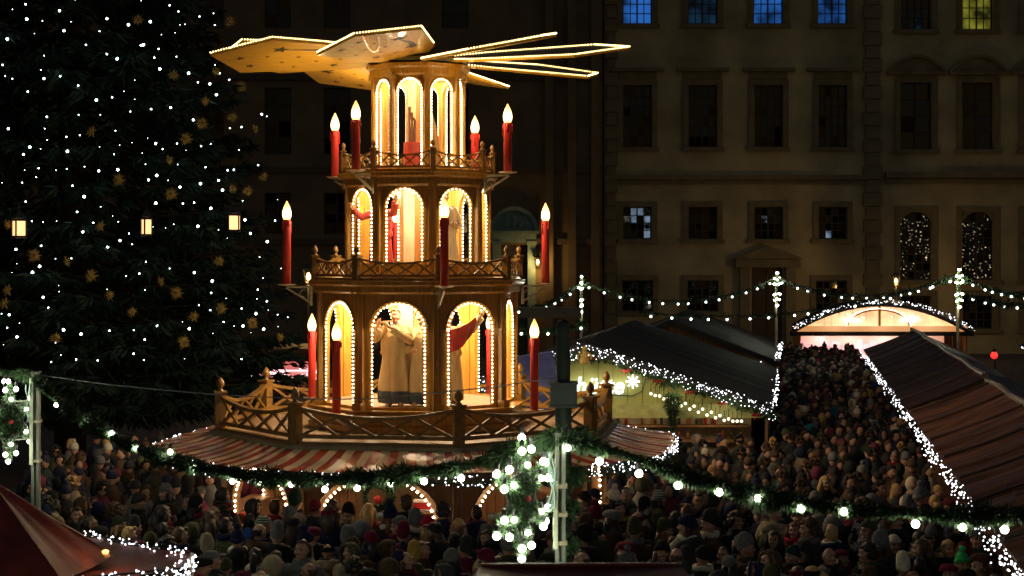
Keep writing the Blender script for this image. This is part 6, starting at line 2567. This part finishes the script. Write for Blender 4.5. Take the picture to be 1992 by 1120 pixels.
for (x, y) in newp[:nind]:
    px, py = 996 + x / y * F, HOR + (CAMH - 1.6) / y * F
    zone = next(z_ for f_, z_ in zones if f_(px, py, y))
    for attempt in range(400):
        hat = rp.choice([None, None, None, None, None, None, 'knit cap', 'knit cap', 'knit cap', 'bobble hat', 'slouchy beanie', 'slouchy beanie', 'flat cap', 'raised hood', 'raised hood', 'fur hat', 'beret', 'headband'])
        hcol = rp.choice(hatcols[hat]) if hat else None
        coat, ccol = rp.choice(('jacket', 'jacket', 'parka', 'long')), rp.choice(coatcols)
        hair, hairc = rp.choice(('short', 'short', 'long', 'bun', 'bob', 'long', 'curly', 'ponytail', 'short', 'curly', 'short', 'bald')), rp.choice(('brown', 'dark', 'dark', 'dark', 'brown', 'blond', 'grey', 'auburn', 'brown', 'dark'))
        scarf = rp.choice((None, None, None, None, 'burgundy', 'cream', 'grey', 'olive', 'navy', 'charcoal')) if hat != 'raised hood' else None
        if hat:
            lab = f"person in {hcol} {hat}, {ccol} {cn[coat]}"
        else:
            hd = {'short': f'short {hairc} hair', 'long': f'long {hairc} hair', 'bun': f'{hairc} hair in a bun', 'bob': f'a {hairc} bob', 'bald': 'a bald crown', 'curly': f'curly {hairc} hair', 'ponytail': f'a {hairc} ponytail'}[hair]
            lab = f"person with {hd}, {ccol} {cn[coat]}"
        if scarf:
            lab += f", {scarf} scarf"
        lab += ', ' + zone
        if len(lab.replace('-', ' ').split()) > 16:
            continue
        if lab not in LABELS:
            break
    to_pyr = math.atan2(PX - x, -(PY - y))
    if y < 28 and abs(x - PX) < 5 and rp.random() < .72:
        rot = to_pyr + rp.gauss(0, .45)
        rot = -math.atan2(-(PX - x), -(PY - y)) + 0 * rot
        rot = math.atan2((PX - x), -(PY - y)) + rp.gauss(0, .45)
    elif y > 30 and x > 3:
        rot = rp.choice((0, 0, 0, PI, PI)) + rp.gauss(0, .5)
    else:
        rot = rp.choice((0, PI, PI / 2, -PI / 2, 0)) + rp.gauss(0, .5)
    s = rp.gauss(1.0, .055)
    person(x, y, rot, s, coat, ccol, hat, hcol, hair, hairc, scarf, rp.random() < .12, 'pocket', lab, rp.random() < .35, sx=rp.uniform(.97, 1.06))

# beyond three hundred: one mass of plainer figures in the far alley
V, Fq, colr = [], [], []
TEMPL = []
for kind_ in range(6):
    pb = MB()
    part_ = []
    pb.lathe([(.17, .0), (.20, .5), (.19, .95), (.20, 1.18), (.19, 1.30), (.12, 1.40), (.085, 1.47)], 10)
    for s_ in (-1, 1):
        pb.tube([(s_ * .19, .01, 1.31), (s_ * .27, .04, 1.07), (s_ * .2, -.13, .88)], [.085, .075, .06], 7)
    part_ += [0] * (len(pb.f) - len(part_))
    pb.ball((0, -.01, 1.58), (.076, .095, .112), ICO2)
    pb.ball((0, -.105, 1.565), (.015, .02, .025), ICO1)
    part_ += [1] * (len(pb.f) - len(part_))
    if kind_ == 0:
        pb.lathe([(.096, 1.60), (.102, 1.63), (.095, 1.67), (.080, 1.72), (.04, 1.75), (0, 1.755)], 12, c=(0, .01, 0))
    elif kind_ == 1:
        pb.lathe([(.096, 1.60), (.102, 1.63), (.095, 1.67), (.080, 1.72), (.03, 1.75)], 12, c=(0, .01, 0))
        pb.ball((0, .01, 1.78), .045, ICO2)
    elif kind_ == 2:
        pb.ball((0, .022, 1.62), (.088, .10, .10), ICO2)
        pb.tube([(0, .09, 1.6), (0, .11, 1.45), (0, .10, 1.33)], [.07, .08, .03], 8)
    elif kind_ == 3:
        pb.ball((0, .018, 1.632), (.086, .10, .092), ICO2)
    elif kind_ == 4:
        pb.ball((0, .04, 1.575), (.12, .115, .145), ICO2)
    else:
        rc = random.Random(5)
        for _ in range(40):
            a_, e_ = rc.uniform(0, 2 * PI), rc.uniform(-.3, 1.5)
            q_ = (math.sin(a_) * math.cos(e_) * .09, -math.cos(a_) * math.cos(e_) * .1 + .02, 1.60 + math.sin(e_) * .11)
            if q_[1] < -.04 and q_[2] < 1.66:
                continue
            pb.ball(q_, .035, ICO1)
    part_ += [2] * (len(pb.f) - len(part_))
    TEMPL.append((np.array(pb.v), list(pb.f), part_))
for (x, y) in newp[nind:]:
    o = len(V)
    s = rp.uniform(.92, 1.07)
    a = rp.choice((0, PI)) + rp.gauss(0, .4)
    ca, sa = math.cos(a), math.sin(a)
    tk_ = rp.randrange(6)
    pv, pf, part_ = TEMPL[tk_]
    V += [(x + s * (p[0] * ca - p[1] * sa), y + s * (p[0] * sa + p[1] * ca), p[2] * s) for p in pv]
    c1, c2 = C[rp.choice(coatcols)], rp.choice(SK)
    c3 = HC[rp.choice(('brown', 'dark', 'dark', 'dark', 'blond', 'brown', 'dark'))] if tk_ in (2, 3, 5) else C[rp.choice(('black', 'black', 'brown', 'grey', 'charcoal', 'burgundy', 'navy', 'charcoal', 'olive', 'cream'))]
    for f_, pt_ in zip(pf, part_):
        Fq.append(tuple(k + o for k in f_))
        colr.append((c1, c2, c3)[pt_])
if V:
    me = bpy.data.meshes.new('crowd')
    me.from_pydata(V, [], Fq)
    ca = me.color_attributes.new('Col', 'FLOAT_COLOR', 'CORNER')
    buf = []
    for f_, c_ in zip(Fq, colr):
        buf += [(*c_, 1)] * len(f_)
    ca.data.foreach_set('color', np.array(buf, dtype=np.float32).ravel())
    me.polygons.foreach_set('use_smooth', [True] * len(me.polygons))
    cm = bpy.data.materials.new('crowd_cloth')
    cm.use_nodes = True
    at_ = cm.node_tree.nodes.new('ShaderNodeVertexColor')
    at_.layer_name = 'Col'
    cm.node_tree.links.new(at_.outputs[0], cm.node_tree.nodes['Principled BSDF'].inputs['Base Color'])
    cm.node_tree.nodes['Principled BSDF'].inputs['Roughness'].default_value = .85
    me.materials.append(cm)
    o = link('crowd', me)
    tag(o, 'remaining dense crowd of market visitors filling the far alley', 'crowd', None, 'stuff')
print('people', len(people), 'mass', len(newp) - nind)
